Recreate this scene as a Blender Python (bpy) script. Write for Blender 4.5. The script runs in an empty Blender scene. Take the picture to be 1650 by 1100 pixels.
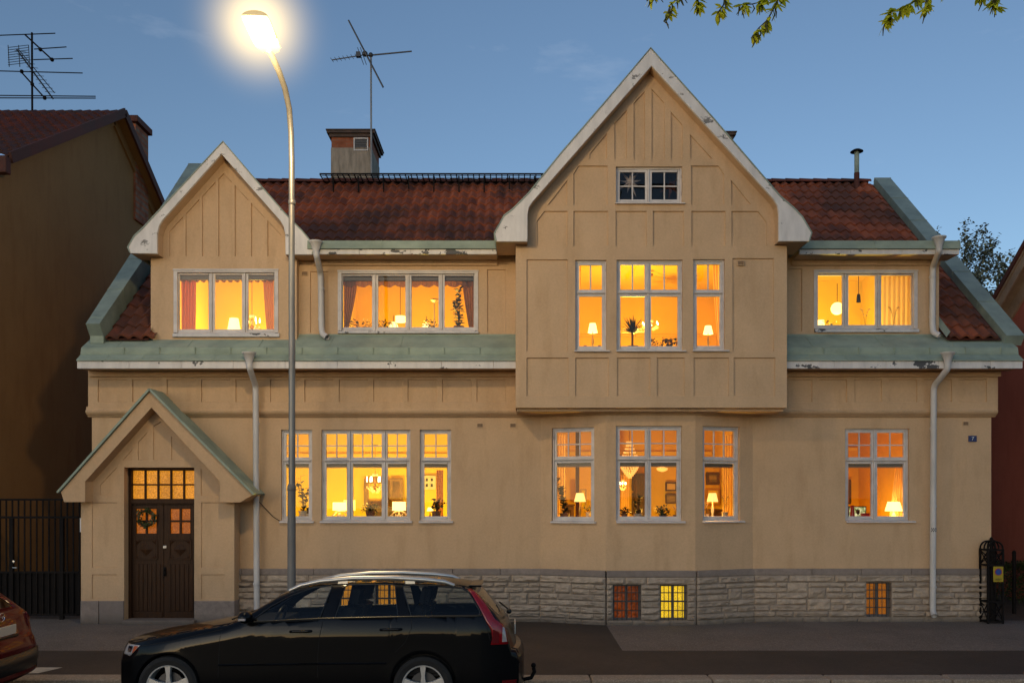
import bpy, bmesh, math, random
from mathutils import Vector, Matrix, noise
from mathutils.geometry import tessellate_polygon
random.seed(7)
C = bpy.data.collections.new("scene"); bpy.context.scene.collection.children.link(C)
sc = bpy.context.scene
# ---------------------------------------------------------------- camera model
F, D, VX, VY, H = 1440.0, 16.0, 825.0, 800.0, 2.222
def P(px, py, Y):
    s = (Y + D) / F
    return Vector(((px - VX) * s, Y, H + (VY - py) * s))
def PX(px, Y): return (px - VX) * (Y + D) / F
def PZ(py, Y): return H + (VY - py) * (Y + D) / F
class Plane:
    """vertical wall plane through p0, running along d; w is measured inwards"""
    def __init__(s, p0, p1):
        s.p = Vector((p0[0], p0[1], 0)); d = Vector((p1[0]-p0[0], p1[1]-p0[1], 0)); s.L = d.length
        s.d = d.normalized(); s.n = Vector((-s.d.y, s.d.x, 0))
    def at(s, u, w, z): return s.p + s.d*u + s.n*w + Vector((0, 0, z))
    def uz(s, px, py):
        r = Vector(((px-VX)/F, 1.0, (VY-py)/F)); c = Vector((0, -D, H))
        t = (s.p - c).dot(s.n) / r.dot(s.n); q = c + r*t
        return ((q - s.p).dot(s.d), q.z)
def flat(Y): return Plane((0, Y), (1, Y))
# ---------------------------------------------------------------- objects
def empty(name, loc=(0, 0, 0), parent=None):
    o = bpy.data.objects.new(name, None); C.objects.link(o); o.location = loc; o.empty_display_size = .2
    if parent: o.parent = parent
    return o
def tag(o, label=None, cat=None, group=None, kind=None):
    if label: o['label'] = label
    if cat: o['category'] = cat
    if group: o['group'] = group
    if kind: o['kind'] = kind
    return o
class MB:
    def __init__(s): s.v = []; s.f = []; s.m = []; s.t = []
    def add(s, vs, fs, m=0, t=.5):
        k = len(s.v); s.v += [tuple(v) for v in vs]
        for f in fs: s.f.append(tuple(i + k for i in f)); s.m.append(m); s.t.append(t)
    def box(s, x0, x1, y0, y1, z0, z1, m=0, t=.5):
        s.obox(Vector(((x0+x1)/2, (y0+y1)/2, (z0+z1)/2)), Vector((abs(x1-x0)/2, 0, 0)), Vector((0, abs(y1-y0)/2, 0)), Vector((0, 0, abs(z1-z0)/2)), m, t)
    def obox(s, c, a, b, d, m=0, t=.5):
        c = Vector(c); vs = []
        for k in (-1, 1):
            for j in (-1, 1):
                for i in (-1, 1): vs.append(c + a*i + b*j + d*k)
        s.add(vs, [(0,2,3,1),(4,5,7,6),(0,1,5,4),(2,6,7,3),(0,4,6,2),(1,3,7,5)], m, t)
    def pbox(s, pl, u0, u1, w0, w1, z0, z1, m=0, t=.5):
        c = pl.at((u0+u1)/2, (w0+w1)/2, (z0+z1)/2)
        s.obox(c, pl.d*(abs(u1-u0)/2), pl.n*(abs(w1-w0)/2), Vector((0,0,abs(z1-z0)/2)), m, t)
    def quad(s, a, b, c, d, m=0, t=.5): s.add([a, b, c, d], [(0,1,2,3)], m, t)
    def bar(s, p, q, w, h, m=0, up=(0,0,1), t=.5):
        p = Vector(p); q = Vector(q); d = q - p; x = d.cross(Vector(up))
        if x.length < 1e-6: x = d.cross(Vector((1,0,0)))
        x.normalize(); y = x.cross(d).normalized()
        s.obox((p+q)/2, x*(w/2), d/2, y*(h/2), m, t)
    def tube(s, pts, r, n=10, m=0, cap=True, t=.5):
        pts = [Vector(p) for p in pts]; rs = r if isinstance(r, (list, tuple)) else [r]*len(pts)
        vs = []; fs = []; ref = None
        for i, p in enumerate(pts):
            a = pts[max(i-1,0)]; b = pts[min(i+1,len(pts)-1)]; d = (b-a)
            d = d.normalized() if d.length > 1e-9 else Vector((0,0,1))
            if ref is None: ref = d.cross(Vector((.31,.9,.2))).normalized()
            x = (ref - d*ref.dot(d)).normalized(); ref = x; y = d.cross(x)
            for k in range(n):
                an = 2*math.pi*k/n; vs.append(p + (x*math.cos(an) + y*math.sin(an))*rs[i])
        for i in range(len(pts)-1):
            for k in range(n):
                fs.append((i*n+k, i*n+(k+1)%n, (i+1)*n+(k+1)%n, (i+1)*n+k))
        if cap:
            fs.append(tuple(range(n-1,-1,-1))); fs.append(tuple((len(pts)-1)*n+k for k in range(n)))
        s.add(vs, fs, m, t)
    def lathe(s, prof, c=(0,0,0), n=20, m=0, t=.5, ax=None):
        c = Vector(c); vs = []; fs = []
        for (r, z) in prof:
            for k in range(n):
                an = 2*math.pi*k/n; q = Vector((r*math.cos(an), r*math.sin(an), z))
                if ax == 'Y': q = Vector((q.x, q.z, q.y))
                vs.append(c + q)
        for i in range(len(prof)-1):
            for k in range(n): fs.append((i*n+k, i*n+(k+1)%n, (i+1)*n+(k+1)%n, (i+1)*n+k))
        s.add(vs, fs, m, t)
    def prism(s, poly, pl, w0, w1, m=0, t=.5):
        """poly of (u,z) on plane, extruded w0..w1"""
        n = len(poly); a = [pl.at(u, w0, z) for u, z in poly]; b = [pl.at(u, w1, z) for u, z in poly]
        tr = tessellate_polygon([[Vector((u, z, 0)) for u, z in poly]])
        fs = [tuple(x) for x in tr] + [tuple(i+n for i in x[::-1]) for x in tr]
        fs += [(i, (i+1) % n, (i+1) % n + n, i + n) for i in range(n)]
        s.add(a + b, fs, m, t)
    def sphere(s, c, r, nu=12, nv=8, m=0, sc_=(1,1,1), t=.5):
        c = Vector(c); vs = []; fs = []
        for j in range(nv+1):
            th = math.pi*j/nv
            for k in range(nu):
                an = 2*math.pi*k/nu
                vs.append(c + Vector((r*sc_[0]*math.sin(th)*math.cos(an), r*sc_[1]*math.sin(th)*math.sin(an), r*sc_[2]*math.cos(th))))
        for j in range(nv):
            for k in range(nu): fs.append((j*nu+k, j*nu+(k+1)%nu, (j+1)*nu+(k+1)%nu, (j+1)*nu+k))
        s.add(vs, fs, m, t)
    def build(s, name, mats, parent=None, smooth=False, bevel=0, loc=None, solid=0, recalc=True):
        me = bpy.data.meshes.new(name)
        me.from_pydata(s.v, [], s.f)
        if not isinstance(mats, (list, tuple)): mats = [mats]
        for mm in mats: me.materials.append(mm)
        me.polygons.foreach_set('material_index', s.m)
        at = me.attributes.new('tint', 'FLOAT', 'FACE'); at.data.foreach_set('value', s.t)
        if recalc:
            bm = bmesh.new(); bm.from_mesh(me)
            bmesh.ops.remove_doubles(bm, verts=bm.verts, dist=1e-5)
            bmesh.ops.recalc_face_normals(bm, faces=bm.faces); bm.to_mesh(me); bm.free()
        if smooth:
            me.polygons.foreach_set('use_smooth', [True]*len(me.polygons))
            try: me.set_sharp_from_angle(angle=math.radians(38))
            except Exception: pass
        o = bpy.data.objects.new(name, me); C.objects.link(o)
        if loc is not None: o.location = loc
        if parent: o.parent = parent
        if bevel:
            b = o.modifiers.new('bevel', 'BEVEL'); b.width = bevel; b.segments = 2; b.limit_method = 'ANGLE'; b.angle_limit = math.radians(40)
        if solid:
            b = o.modifiers.new('solid', 'SOLIDIFY'); b.thickness = solid; b.offset = 0
        return o
def wall(mb, pl, outer, holes, m=0):
    """front face of a wall on plane pl. holes: (poly, depth, filled)"""
    loops = [[Vector((u, z, 0)) for u, z in outer]] + [[Vector((u, z, 0)) for u, z in h[0]] for h in holes]
    pts = [p for l in loops for p in l]
    mb.add([pl.at(p.x, 0, p.y) for p in pts], [tuple(x) for x in tessellate_polygon(loops)], m)
    for poly, dep, fill in holes:
        n = len(poly); ins = .006 if fill else 0
        cx = sum(p[0] for p in poly)/n; cz = sum(p[1] for p in poly)/n
        a = [pl.at(u, 0, z) for u, z in poly]
        q = [(u + (ins if u < cx else -ins), z + (ins if z < cz else -ins)) for u, z in poly]
        b = [pl.at(u, dep, z) for u, z in q]
        mb.add(a + b, [(i, (i+1) % n, (i+1) % n + n, i+n) for i in range(n)], m)
        if fill:
            mb.add(b, [tuple(x) for x in tessellate_polygon([[Vector((u, z, 0)) for u, z in q]])], m)
def rect(pl, x0, x1, y0, y1):
    u0, z0 = pl.uz(x0, y1); u1, z1 = pl.uz(x1, y0)
    return [(u0, z0), (u1, z0), (u1, z1), (u0, z1)]
def poly(pl, pts): return [pl.uz(x, y) for x, y in pts]
# ---------------------------------------------------------------- materials
def mat(name, color, rough=.6, metal=0, emit=None, es=0, spec=.5):
    m = bpy.data.materials.new(name); m.use_nodes = True; b = m.node_tree.nodes['Principled BSDF']
    b.inputs['Base Color'].default_value = (*color, 1); b.inputs['Roughness'].default_value = rough; b.inputs['Metallic'].default_value = metal
    b.inputs['Specular IOR Level'].default_value = spec
    if emit: b.inputs['Emission Color'].default_value = (*emit, 1); b.inputs['Emission Strength'].default_value = es
    return m
def nd(m, t, **kw):
    n = m.node_tree.nodes.new(t)
    for k, v in kw.items():
        if k in n.inputs: n.inputs[k].default_value = v
        else: setattr(n, k, v)
    return n
def lk(m, a, b): m.node_tree.links.new(a, b)
def mixc(m, fac, a, b, mode='MIX'):
    n = nd(m, 'ShaderNodeMix', data_type='RGBA', blend_type=mode)
    for i, v in ((0, fac), (6, a), (7, b)):
        if hasattr(v, 'links'): lk(m, v, n.inputs[i])
        elif i == 0: n.inputs[0].default_value = v
        else: n.inputs[i].default_value = (*v, 1)
    return n.outputs[2]
def ramp(m, src, a, b):
    n = nd(m, 'ShaderNodeMapRange'); n.inputs[1].default_value = a; n.inputs[2].default_value = b; lk(m, src, n.inputs[0]); return n.outputs[0]
def noise_(m, scale, detail=4, rough=.55, vec=None, sx=None):
    n = nd(m, 'ShaderNodeTexNoise', Scale=scale, Detail=detail, Roughness=rough)
    if vec is None:
        vec = nd(m, 'ShaderNodeNewGeometry').outputs['Position']
    if sx:
        mp = nd(m, 'ShaderNodeMapping'); mp.inputs['Scale'].default_value = sx; lk(m, vec, mp.inputs[0]); vec = mp.outputs[0]
    lk(m, vec, n.inputs[0]); return n.outputs['Fac']
def tint_(m): return nd(m, 'ShaderNodeAttribute', attribute_name='tint').outputs['Fac']
def bump(m, src, strength=.2, dist=.01):
    n = nd(m, 'ShaderNodeBump', Strength=strength, Distance=dist); lk(m, src, n.inputs['Height'])
    lk(m, n.outputs[0], m.node_tree.nodes['Principled BSDF'].inputs['Normal'])
def base(m, c): lk(m, c, m.node_tree.nodes['Principled BSDF'].inputs['Base Color'])
def vary(name, c1, c2, scale=3, rough=.6, bs=.15, bscale=60, metal=0, sx=None, lo=.35, hi=.65, spec=.4, tint=0, bd=.01):
    m = mat(name, c1, rough, metal, spec=spec)
    col = mixc(m, ramp(m, noise_(m, scale, 6, .62, sx=sx), lo, hi), c1, c2)
    if tint:
        t = tint_(m); mr = nd(m, 'ShaderNodeMapRange'); lk(m, t, mr.inputs[0]); mr.inputs[3].default_value = 1-tint; mr.inputs[4].default_value = 1+tint
        col = mixc(m, 1.0, col, mr.outputs[0], 'MULTIPLY')
    base(m, col)
    if bs: bump(m, noise_(m, bscale, 5), bs, bd)
    return m
M = {}
def stucco(name, c, streak=.80):
    m = mat(name, c, .85, spec=.25)
    d1 = tuple(x*.89 for x in c); d2 = tuple(x*streak for x in (c[0], c[1]*.97, c[2]*.92))
    col = mixc(m, ramp(m, noise_(m, 1.3, 6, .6), .35, .7), c, d1)
    col = mixc(m, ramp(m, noise_(m, 2.2, 5, .6, sx=(1.7, 1.7, .4)), .5, .8), col, d2)
    col = mixc(m, ramp(m, noise_(m, 7, 6, .7), .62, .8), col, tuple(x*.88 for x in c))
    g = nd(m, 'ShaderNodeMapRange'); lk(m, noise_(m, 28, 5, .8), g.inputs[0]); g.inputs[1].default_value = .3; g.inputs[2].default_value = .7; g.inputs[3].default_value = .91; g.inputs[4].default_value = 1.07
    col = mixc(m, 1.0, col, g.outputs[0], 'MULTIPLY')
    base(m, col); bump(m, noise_(m, 60, 5, .7), .5, .008)
    return m
M['stucco'] = stucco('cream_stucco', (.62, .42, .25))
M['stucco_up'] = stucco('cream_render', (.62, .43, .265))
def peel(name, c, amount, dark=(.07, .07, .075), fs=22):
    m = mat(name, c, .5, spec=.4)
    col = mixc(m, ramp(m, noise_(m, 3, 5, .6, sx=(2, 2, .6)), .4, .75), c, tuple(x*.78 for x in c))
    a = noise_(m, 3.2, 3, .5, sx=(1, 1, 2.0)); b = noise_(m, fs, 4, .6)
    ad = nd(m, 'ShaderNodeMath', operation='MULTIPLY_ADD'); lk(m, b, ad.inputs[0]); ad.inputs[1].default_value = .35; lk(m, a, ad.inputs[2])
    f = ramp(m, ad.outputs[0], amount, amount + .012)
    col = mixc(m, f, col, dark); base(m, col); bump(m, noise_(m, 14, 5), .25, .006)
    return m
M['fascia'] = peel('peeling_white_paint', (.72, .685, .66), .83)
M['fascia_worn'] = peel('badly_peeling_white_paint', (.72, .685, .66), .755)
M['barge'] = peel('weathered_white_boards', (.72, .695, .68), .835, (.2, .19, .18), 50)
M['white'] = vary('white_window_paint', (.67, .625, .60), (.54, .50, .48), 5, .45, .12, 40)
M['sillp'] = peel('worn_sill_paint', (.62, .60, .60), .80)
M['pipe'] = vary('pipe_paint', (.64, .62, .61), (.5, .48, .46), 3, .42, .05, 30, sx=(1,1,.4))
M['copper'] = vary('green_copper_sheet', (.335, .40, .325), (.235, .29, .24), 2.2, .72, .12, 6, sx=(1, 1, 1.5), bd=.02, spec=.15)
M['copper_grey'] = vary('grey_green_sheet', (.29, .35, .30), (.2, .25, .22), 2.6, .5, .12, 5, bd=.02)
def tilemat(name, c1, c2, moss):
    m = mat(name, c1, .75, spec=.3)
    col = mixc(m, tint_(m), c1, c2)
    g = nd(m, 'ShaderNodeNewGeometry').outputs['Position']
    a = ramp(m, noise_(m, .55, 6, .7, vec=g), .44, .58)
    fm = nd(m, 'ShaderNodeMath', operation='MULTIPLY'); lk(m, a, fm.inputs[0]); fm.inputs[1].default_value = moss
    col = mixc(m, fm.outputs[0], col, (.045, .035, .03))
    b = ramp(m, noise_(m, 9, 6, .7, vec=g), .66, .82); col = mixc(m, b, col, (.05, .033, .026))
    w = ramp(m, noise_(m, 26, 3, .6, vec=g), .76, .8); col = mixc(m, w, col, (.3, .27, .25))
    base(m, col); bump(m, noise_(m, 40, 5), .3, .01); return m
M['tile'] = tilemat('red_clay_tile', (.40, .112, .05), (.18, .05, .027), .65)
M['tile_dark'] = tilemat('dark_red_tile', (.15, .036, .02), (.09, .025, .016), .5)
def stonemat(name, c1, c2, rgh=.9):
    m = mat(name, c1, rgh, spec=.3)
    col = mixc(m, tint_(m), c1, c2)
    col = mixc(m, ramp(m, noise_(m, 9, 8, .7), .35, .7), col, tuple(x*.62 for x in c1))
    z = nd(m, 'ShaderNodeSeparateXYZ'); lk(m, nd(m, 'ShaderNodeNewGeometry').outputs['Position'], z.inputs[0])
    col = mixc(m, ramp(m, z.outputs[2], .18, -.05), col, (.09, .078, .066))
    base(m, col); bump(m, noise_(m, 45, 8, .7), .7, .012); return m
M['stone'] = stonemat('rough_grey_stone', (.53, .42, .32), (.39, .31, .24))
M['capstone'] = stonemat('smooth_cap_stone', (.34, .275, .235), (.25, .205, .18), .8)
M['mortar'] = vary('mortar', (.27, .225, .18), (.19, .155, .125), 8, .95, .3, 50)
def brickmat(name, c1, c2, cm, sc_=4.0):
    m = mat(name, c1, .85, spec=.25)
    tc = nd(m, 'ShaderNodeTexCoord'); mp = nd(m, 'ShaderNodeMapping'); mp.inputs['Rotation'].default_value = (math.pi/2, 0, 0)
    lk(m, tc.outputs['Object'], mp.inputs[0])
    b = nd(m, 'ShaderNodeTexBrick', Scale=sc_); b.inputs['Color1'].default_value = (*c1, 1); b.inputs['Color2'].default_value = (*c2, 1); b.inputs['Mortar'].default_value = (*cm, 1)
    b.inputs['Mortar Size'].default_value = .03; b.inputs['Row Height'].default_value = .3; b.inputs['Brick Width'].default_value = .9
    lk(m, mp.outputs[0], b.inputs[0]); base(m, mixc(m, ramp(m, noise_(m, 5, 5), .4, .7), b.outputs[0], tuple(x*.5 for x in c1)))
    bump(m, b.outputs['Fac'], -.4, .01); return m
M['brick'] = brickmat('chimney_brick', (.42, .13, .06), (.32, .10, .05), (.25, .17, .12))
M['render_grey'] = vary('grey_render', (.37, .31, .245), (.22, .185, .145), 4, .9, .3, 40, sx=(2.5, 2.5, .5))
M['chim_cap'] = vary('chimney_cap', (.1, .06, .045), (.06, .04, .03), 6, .7)
M['asphalt'] = vary('road_asphalt', (.032, .028, .025), (.047, .041, .036), 1.5, .8, .6, 160, bd=.006)
def speck(name, c1, c2, c3, th=.62):
    m = mat(name, c1, .85, spec=.3)
    col = mixc(m, ramp(m, noise_(m, .9, 6, .6), .35, .65), c1, c2)
    col = mixc(m, ramp(m, noise_(m, 14, 6, .8), .42, .75), col, tuple(x*.62 for x in c1)); col = mixc(m, ramp(m, noise_(m, 48, 4, .8), th-.04, th+.1), col, c3)
    base(m, col); bump(m, noise_(m, 140, 3), .6, .006); return m
M['pave_light'] = speck('worn_asphalt', (.20, .16, .13), (.135, .108, .088), (.36, .30, .25), .56)
M['pave_dark'] = speck('fresh_asphalt', (.078, .056, .042), (.055, .041, .031), (.15, .12, .095), .62)
M['kerb'] = speck('granite_kerb', (.34, .265, .195), (.24, .19, .145), (.46, .38, .30), .55)
M['soil'] = vary('dark_soil', (.03, .022, .016), (.05, .035, .025), 2, .95, .5, 30)
M['paint'] = vary('road_paint', (.62, .56, .46), (.4, .36, .3), 6, .7, .2, 60)
M['oak'] = vary('dark_oak', (.052, .021, .007), (.024, .010, .004), 7, .55, .3, 30, sx=(9, 9, .6), bd=.004, spec=.2)
M['iron'] = vary('black_iron', (.008, .007, .007), (.013, .010, .009), 8, .75, .2, 40, spec=.12)
M['steel'] = vary('galvanised_steel', (.30, .29, .27), (.21, .2, .19), 4, .45, .08, 50, metal=.55, sx=(1, 1, .3))
M['polebase'] = vary('painted_pole', (.20, .195, .19), (.14, .135, .13), 4, .5, .08, 50, sx=(1, 1, .3))
M['alu'] = mat('aluminium', (.5, .5, .5), .35, .8)
M['alu_dark'] = mat('dark_aluminium', (.07, .07, .075), .45, .6)
M['black'] = mat('black_plastic', (.012, .012, .012), .5)
M['dark'] = mat('dark_inside', (.006, .005, .005), .9)
M['blind'] = mat('blind', (.10, .085, .08), .6)
def glass(name, rough=.0, tintc=(.97, .97, .97), fac=1.0):
    m = bpy.data.materials.new(name); m.use_nodes = True; n = m.node_tree.nodes; n.clear()
    o = nd(m, 'ShaderNodeOutputMaterial'); t = nd(m, 'ShaderNodeBsdfTransparent'); t.inputs[0].default_value = (*tintc, 1)
    g = nd(m, 'ShaderNodeBsdfGlossy'); g.inputs['Roughness'].default_value = rough; fr = nd(m, 'ShaderNodeFresnel', IOR=1.45)
    mu = nd(m, 'ShaderNodeMath', operation='MULTIPLY'); lk(m, fr.outputs[0], mu.inputs[0]); mu.inputs[1].default_value = fac
    mx = nd(m, 'ShaderNodeMixShader'); lk(m, mu.outputs[0], mx.inputs[0]); lk(m, t.outputs[0], mx.inputs[1]); lk(m, g.outputs[0], mx.inputs[2]); lk(m, mx.outputs[0], o.inputs[0])
    return m
M['glass'] = glass('window_glass')
M['carglass'] = glass('car_glass', .01, (.88, .92, .91), 1.0)
M['carglass_dark'] = glass('dark_car_glass', .01, (.66, .70, .69), 1.0)
def pebble(name, c, es, scale=60):
    m = mat(name, tuple(x*.12 for x in c), .25, emit=c, es=es)
    v = nd(m, 'ShaderNodeTexVoronoi', Scale=scale); lk(m, nd(m, 'ShaderNodeNewGeometry').outputs['Position'], v.inputs[0])
    a = noise_(m, 1.7, 2); s = nd(m, 'ShaderNodeMath', operation='MULTIPLY'); lk(m, v.outputs['Distance'], s.inputs[0]); lk(m, a, s.inputs[1])
    q = ramp(m, s.outputs[0], 0, .42); q2 = nd(m, 'ShaderNodeMath', operation='MULTIPLY_ADD'); lk(m, q, q2.inputs[0]); q2.inputs[1].default_value = es*1.3; q2.inputs[2].default_value = es*.35
    lk(m, q2.outputs[0], m.node_tree.nodes['Principled BSDF'].inputs['Emission Strength']); bump(m, v.outputs[0], .5, .01); return m
M['amber'] = pebble('amber_frosted_glass', (1, .36, .02), .55)
M['amber_dim'] = pebble('dim_amber_frosted_glass', (1, .30, .015), .19)
M['amber_red'] = pebble('reddish_frosted_glass', (1, .17, .012), .08, 20)
M['amber_yel'] = pebble('yellow_frosted_glass', (1, .62, .02), .75)
def em(name, c, s, r=.6): return mat(name, c, r, emit=c, es=s)
M['shade'] = em('lit_lamp_shade', (1, .62, .17), 1.5)
M['shade_w'] = em('bright_lit_shade', (1, .72, .26), 2.3)
M['bulb'] = em('lit_bulb', (1, .74, .34), 9)
M['crystal'] = mat('crystal', (.9, .6, .25), .08, emit=(1, .60, .16), es=.55, spec=1)
M['brass'] = mat('brass', (.45, .27, .07), .3, .9)
M['leaf'] = vary('house_plant_leaf', (.03, .045, .012), (.055, .07, .02), 20, .5, 0, tint=.4)
M['leaf_dark'] = vary('dark_house_plant_leaf', (.016, .02, .008), (.03, .032, .012), 20, .45, 0, tint=.4)
M['leaf_red'] = vary('reddish_leaf', (.10, .022, .016), (.06, .03, .015), 20, .5, 0, tint=.3)
M['pot'] = vary('clay_pot', (.2, .10, .06), (.14, .07, .05), 8, .8)
M['pot_w'] = mat('white_pot', (.6, .5, .38), .4)
M['wood'] = vary('brown_wood', (.10, .045, .02), (.06, .026, .012), 5, .5, .1, 30)
M['gold'] = vary('gilt_frame', (.30, .17, .05), (.16, .08, .025), 20, .45, .2, 60)
M['paper'] = mat('print_paper', (.6, .4, .2), .8)
M['picture'] = vary('old_painting', (.22, .11, .045), (.09, .05, .025), 6, .5, 0)
M['picture_sea'] = vary('sea_painting', (.35, .22, .1), (.12, .08, .04), 4, .5, 0, sx=(.6, 1, 4))
def cloth(name, c, c2=None, tr=.45):
    m = mat(name, c, .9, spec=.1)
    if c2: base(m, mixc(m, ramp(m, noise_(m, 30, 4, .6), .45, .6), c, c2))
    b = m.node_tree.nodes['Principled BSDF']; o = m.node_tree.nodes['Material Output']
    t = nd(m, 'ShaderNodeBsdfTranslucent'); t.inputs[0].default_value = (*c, 1); mx = nd(m, 'ShaderNodeMixShader'); mx.inputs[0].default_value = tr
    lk(m, b.outputs[0], mx.inputs[1]); lk(m, t.outputs[0], mx.inputs[2]); lk(m, mx.outputs[0], o.inputs[0]); return m
M['cur_red'] = cloth('red_patterned_curtain', (.42, .09, .05), (.5, .2, .12))
M['cur_pink'] = cloth('dusty_pink_curtain', (.40, .16, .10), (.34, .12, .08))
M['cur_brown'] = cloth('brown_striped_curtain', (.22, .10, .07), (.30, .15, .10))
M['cur_cream'] = cloth('cream_curtain', (.95, .72, .34), None, .8)
M['cur_sheer'] = cloth('sheer_curtain', (.62, .46, .30), None, .7)
M['cur_flower'] = cloth('flowered_curtain', (.5, .22, .1), (.25, .06, .05))
def roomm(name, c): return vary(name, c, tuple(x*.86 for x in c), 1.2, .9, .1, 20)
M['r_yel'] = roomm('yellow_room_paint', (.80, .58, .06))
M['r_or'] = roomm('ochre_room_paint', (.76, .47, .04))
M['r_deep'] = roomm('deep_ochre_room_paint', (.72, .41, .03))
M['r_ceil'] = roomm('cream_ceiling_paint', (.82, .57, .07))
M['r_floor'] = vary('parquet', (.2, .1, .045), (.13, .065, .03), 4, .5)
M['r_dark'] = mat('attic_dark', (.03, .014, .012), .9)
# ================================================================ SETTING
def struct(name, mb, m, **k): return tag(mb.build(name, m, **k), kind='structure')
mb = MB(); mb.quad((-400, -300, -.14), (400, -300, -.14), (400, 600, -.14), (-400, 600, -.14)); struct('ground', mb, M['soil'])
KB, KF = -4.95, -5.27      # kerb back and front
mb = MB(); mb.quad((-60, -16.5, -.055), (60, -16.5, -.055), (60, KF, -.045), (-60, KF, -.045)); struct('road', mb, M['asphalt'])
# pavement: light worn strip by the houses, dark repaired strip by the kerb
YS = -3.16
def pz(Y): return -.01 + .04*(Y/KB)
mb = MB()
xl, xr = PX(975, -.05), PX(1003, YS)
for (a, b, y0, y1) in ((-60, PX(560, 0), 1.0, YS),):
    mb.quad((a, y1, pz(y1)), (b, y1, pz(y1)), (b, y0, pz(0)), (a, y0, pz(0)))
mb.quad((xr, YS, pz(YS)), (60, YS, pz(YS)), (60, 1.0, pz(0)), (xl, 1.0, pz(0)))
struct('pavement', mb, M['pave_light'])
mb = MB()
mb.quad((-60, KB, pz(KB)), (60, KB, pz(KB)), (60, YS, pz(YS)), (-60, YS, pz(YS)))
mb.quad((PX(560, 0), YS, pz(YS)), (xr, YS, pz(YS)), (xl, 1.0, pz(0)), (PX(560, 0), 1.0, pz(0)))
struct('pavement_repair', mb, M['pave_dark'])
mb = MB(); x = -40.0
while x < 40:
    w = 1.42 + random.uniform(-.05, .05)
    mb.box(x, x+w-.012, KF + random.uniform(-.004, .004), KB - .004, -.2, pz(KB) + random.uniform(-.003, .004)); x += w
struct('kerb', mb, M['kerb'], bevel=.018)
mb = MB(); z = pz(-4)+.004
a = [P(27, 1082, -4.6), P(62, 1075, -4.4), P(101, 1075.5, -4.35), P(62, 1089, -4.9), P(30, 1090, -4.9)]
def gp(px, py):   # point on the pavement under a pixel
    for i in range(5):
        d = (H - .022)*F/(py - VY); 
    return Vector(((px-VX)*d/F, d-D, pz(d-D)+.004))
mb.add([gp(20, 1081), gp(62, 1075.5), gp(101, 1075.5), gp(62, 1085), gp(20, 1086.5)], [(0,1,2,3,4)]); struct('road_marking', mb, M['paint'])
mb = MB(); mb.quad((8.62, .1, .0), (11, .1, .0), (11, 14, .05), (8.62, 14, .05)); struct('driveway', mb, vary('gravel_drive', (.10, .065, .035), (.06, .04, .025), 5, .9, .5, 60))

# ================================================================ THE YELLOW HOUSE
house = empty('villa'); tag(house, 'large cream rendered villa with red tiled roof, pointed gables and lit windows', 'house')
XA, XF = -7.52, 8.58
PT = [(XA, 0), (.51, 0), (1.64, -.45), (3.19, -.45), (4.31, 0), (XF, 0)]
SEG = [Plane(PT[i], PT[i+1]) for i in range(5)]
ZP = .94                                   # top of the plinth
ZC = PZ(668, 0)
holes = [[] for _ in range(5)]
WIN = []   # plane index / Plane, spec
def addwin(pl, holelist, x0, x1, y0, y1, **k):
    holelist.append((rect(pl, x0, x1, y0, y1), .16, False)); WIN.append((pl, x0, x1, y0, y1, k))
addwin(SEG[0], holes[0], 453, 503, 692, 838.5, tr=(738.5, 745), top=(2, 2), sill=(451, 506, 839, 843.5), blind=1, room='ground_left', lab='narrow mullioned window behind the lamp post')
addwin(SEG[0], holes[0], 518, 661.3, 692, 838.5, mul=((558.5, 567), (615, 623)), tr=(738.5, 745), top=((2, 3, 2), 2), sill=(516, 664, 839, 843.5), blind=1, lab='wide three part mullioned window with chandelier behind it')
addwin(SEG[0], holes[0], 676.5, 727, 692, 838.5, tr=(738.5, 745), top=(2, 2), sill=(675, 730, 839, 843.5), blind=1, lab='narrow mullioned window with trailing plant')
addwin(SEG[1], holes[1], 889, 957.5, 687.6, 839, tr=(737.5, 744), top=(3, 2), sill=(888, 961, 840, 844), blind=1)
addwin(SEG[2], holes[2], 992.5, 1098.5, 685.8, 839, mul=((1041, 1049),), tr=(736.5, 743), top=((2, 2), 2), sill=(993, 1104, 839.5, 843.8), blind=1)
addwin(SEG[3], holes[3], 1132.5, 1192, 687.8, 839, tr=(737.5, 744), top=(3, 2), sill=(1132, 1198, 840, 844), blind=1)
addwin(SEG[4], holes[4], 1362, 1465, 690, 838.5, mul=((1406.5, 1415),), tr=(738.5, 744.5), top=((2, 2), 2), sill=(1363, 1474, 839, 843), blind=1)
# lower walls
XBL = SEG[0]
for i, pl in enumerate(SEG):
    mb = MB(); wall(mb, pl, [(0, ZP), (pl.L, ZP), (pl.L, ZC+.05), (0, ZC+.05)], holes[i])
    mb.build('wall' if i in (0, 4) else 'bay_wall', M['stucco'], house)
mb = MB()   # side and rear walls with the gable ends
YR, ZR, YE, ZE, YB = 5.45, 9.80, -.2, 5.02, 11.1
for X in (XA, XF):
    mb.add([(X, 0, -.1), (X, YB, -.1), (X, YB, ZE), (X, YR, ZR-.1), (X, 0, ZE)], [(0,1,2,3,4)])
mb.quad((XA, YB, -.1), (XF, YB, -.1), (XF, YB, ZE), (XA, YB, ZE)); mb.build('side_wall', M['stucco'], house)
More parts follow.
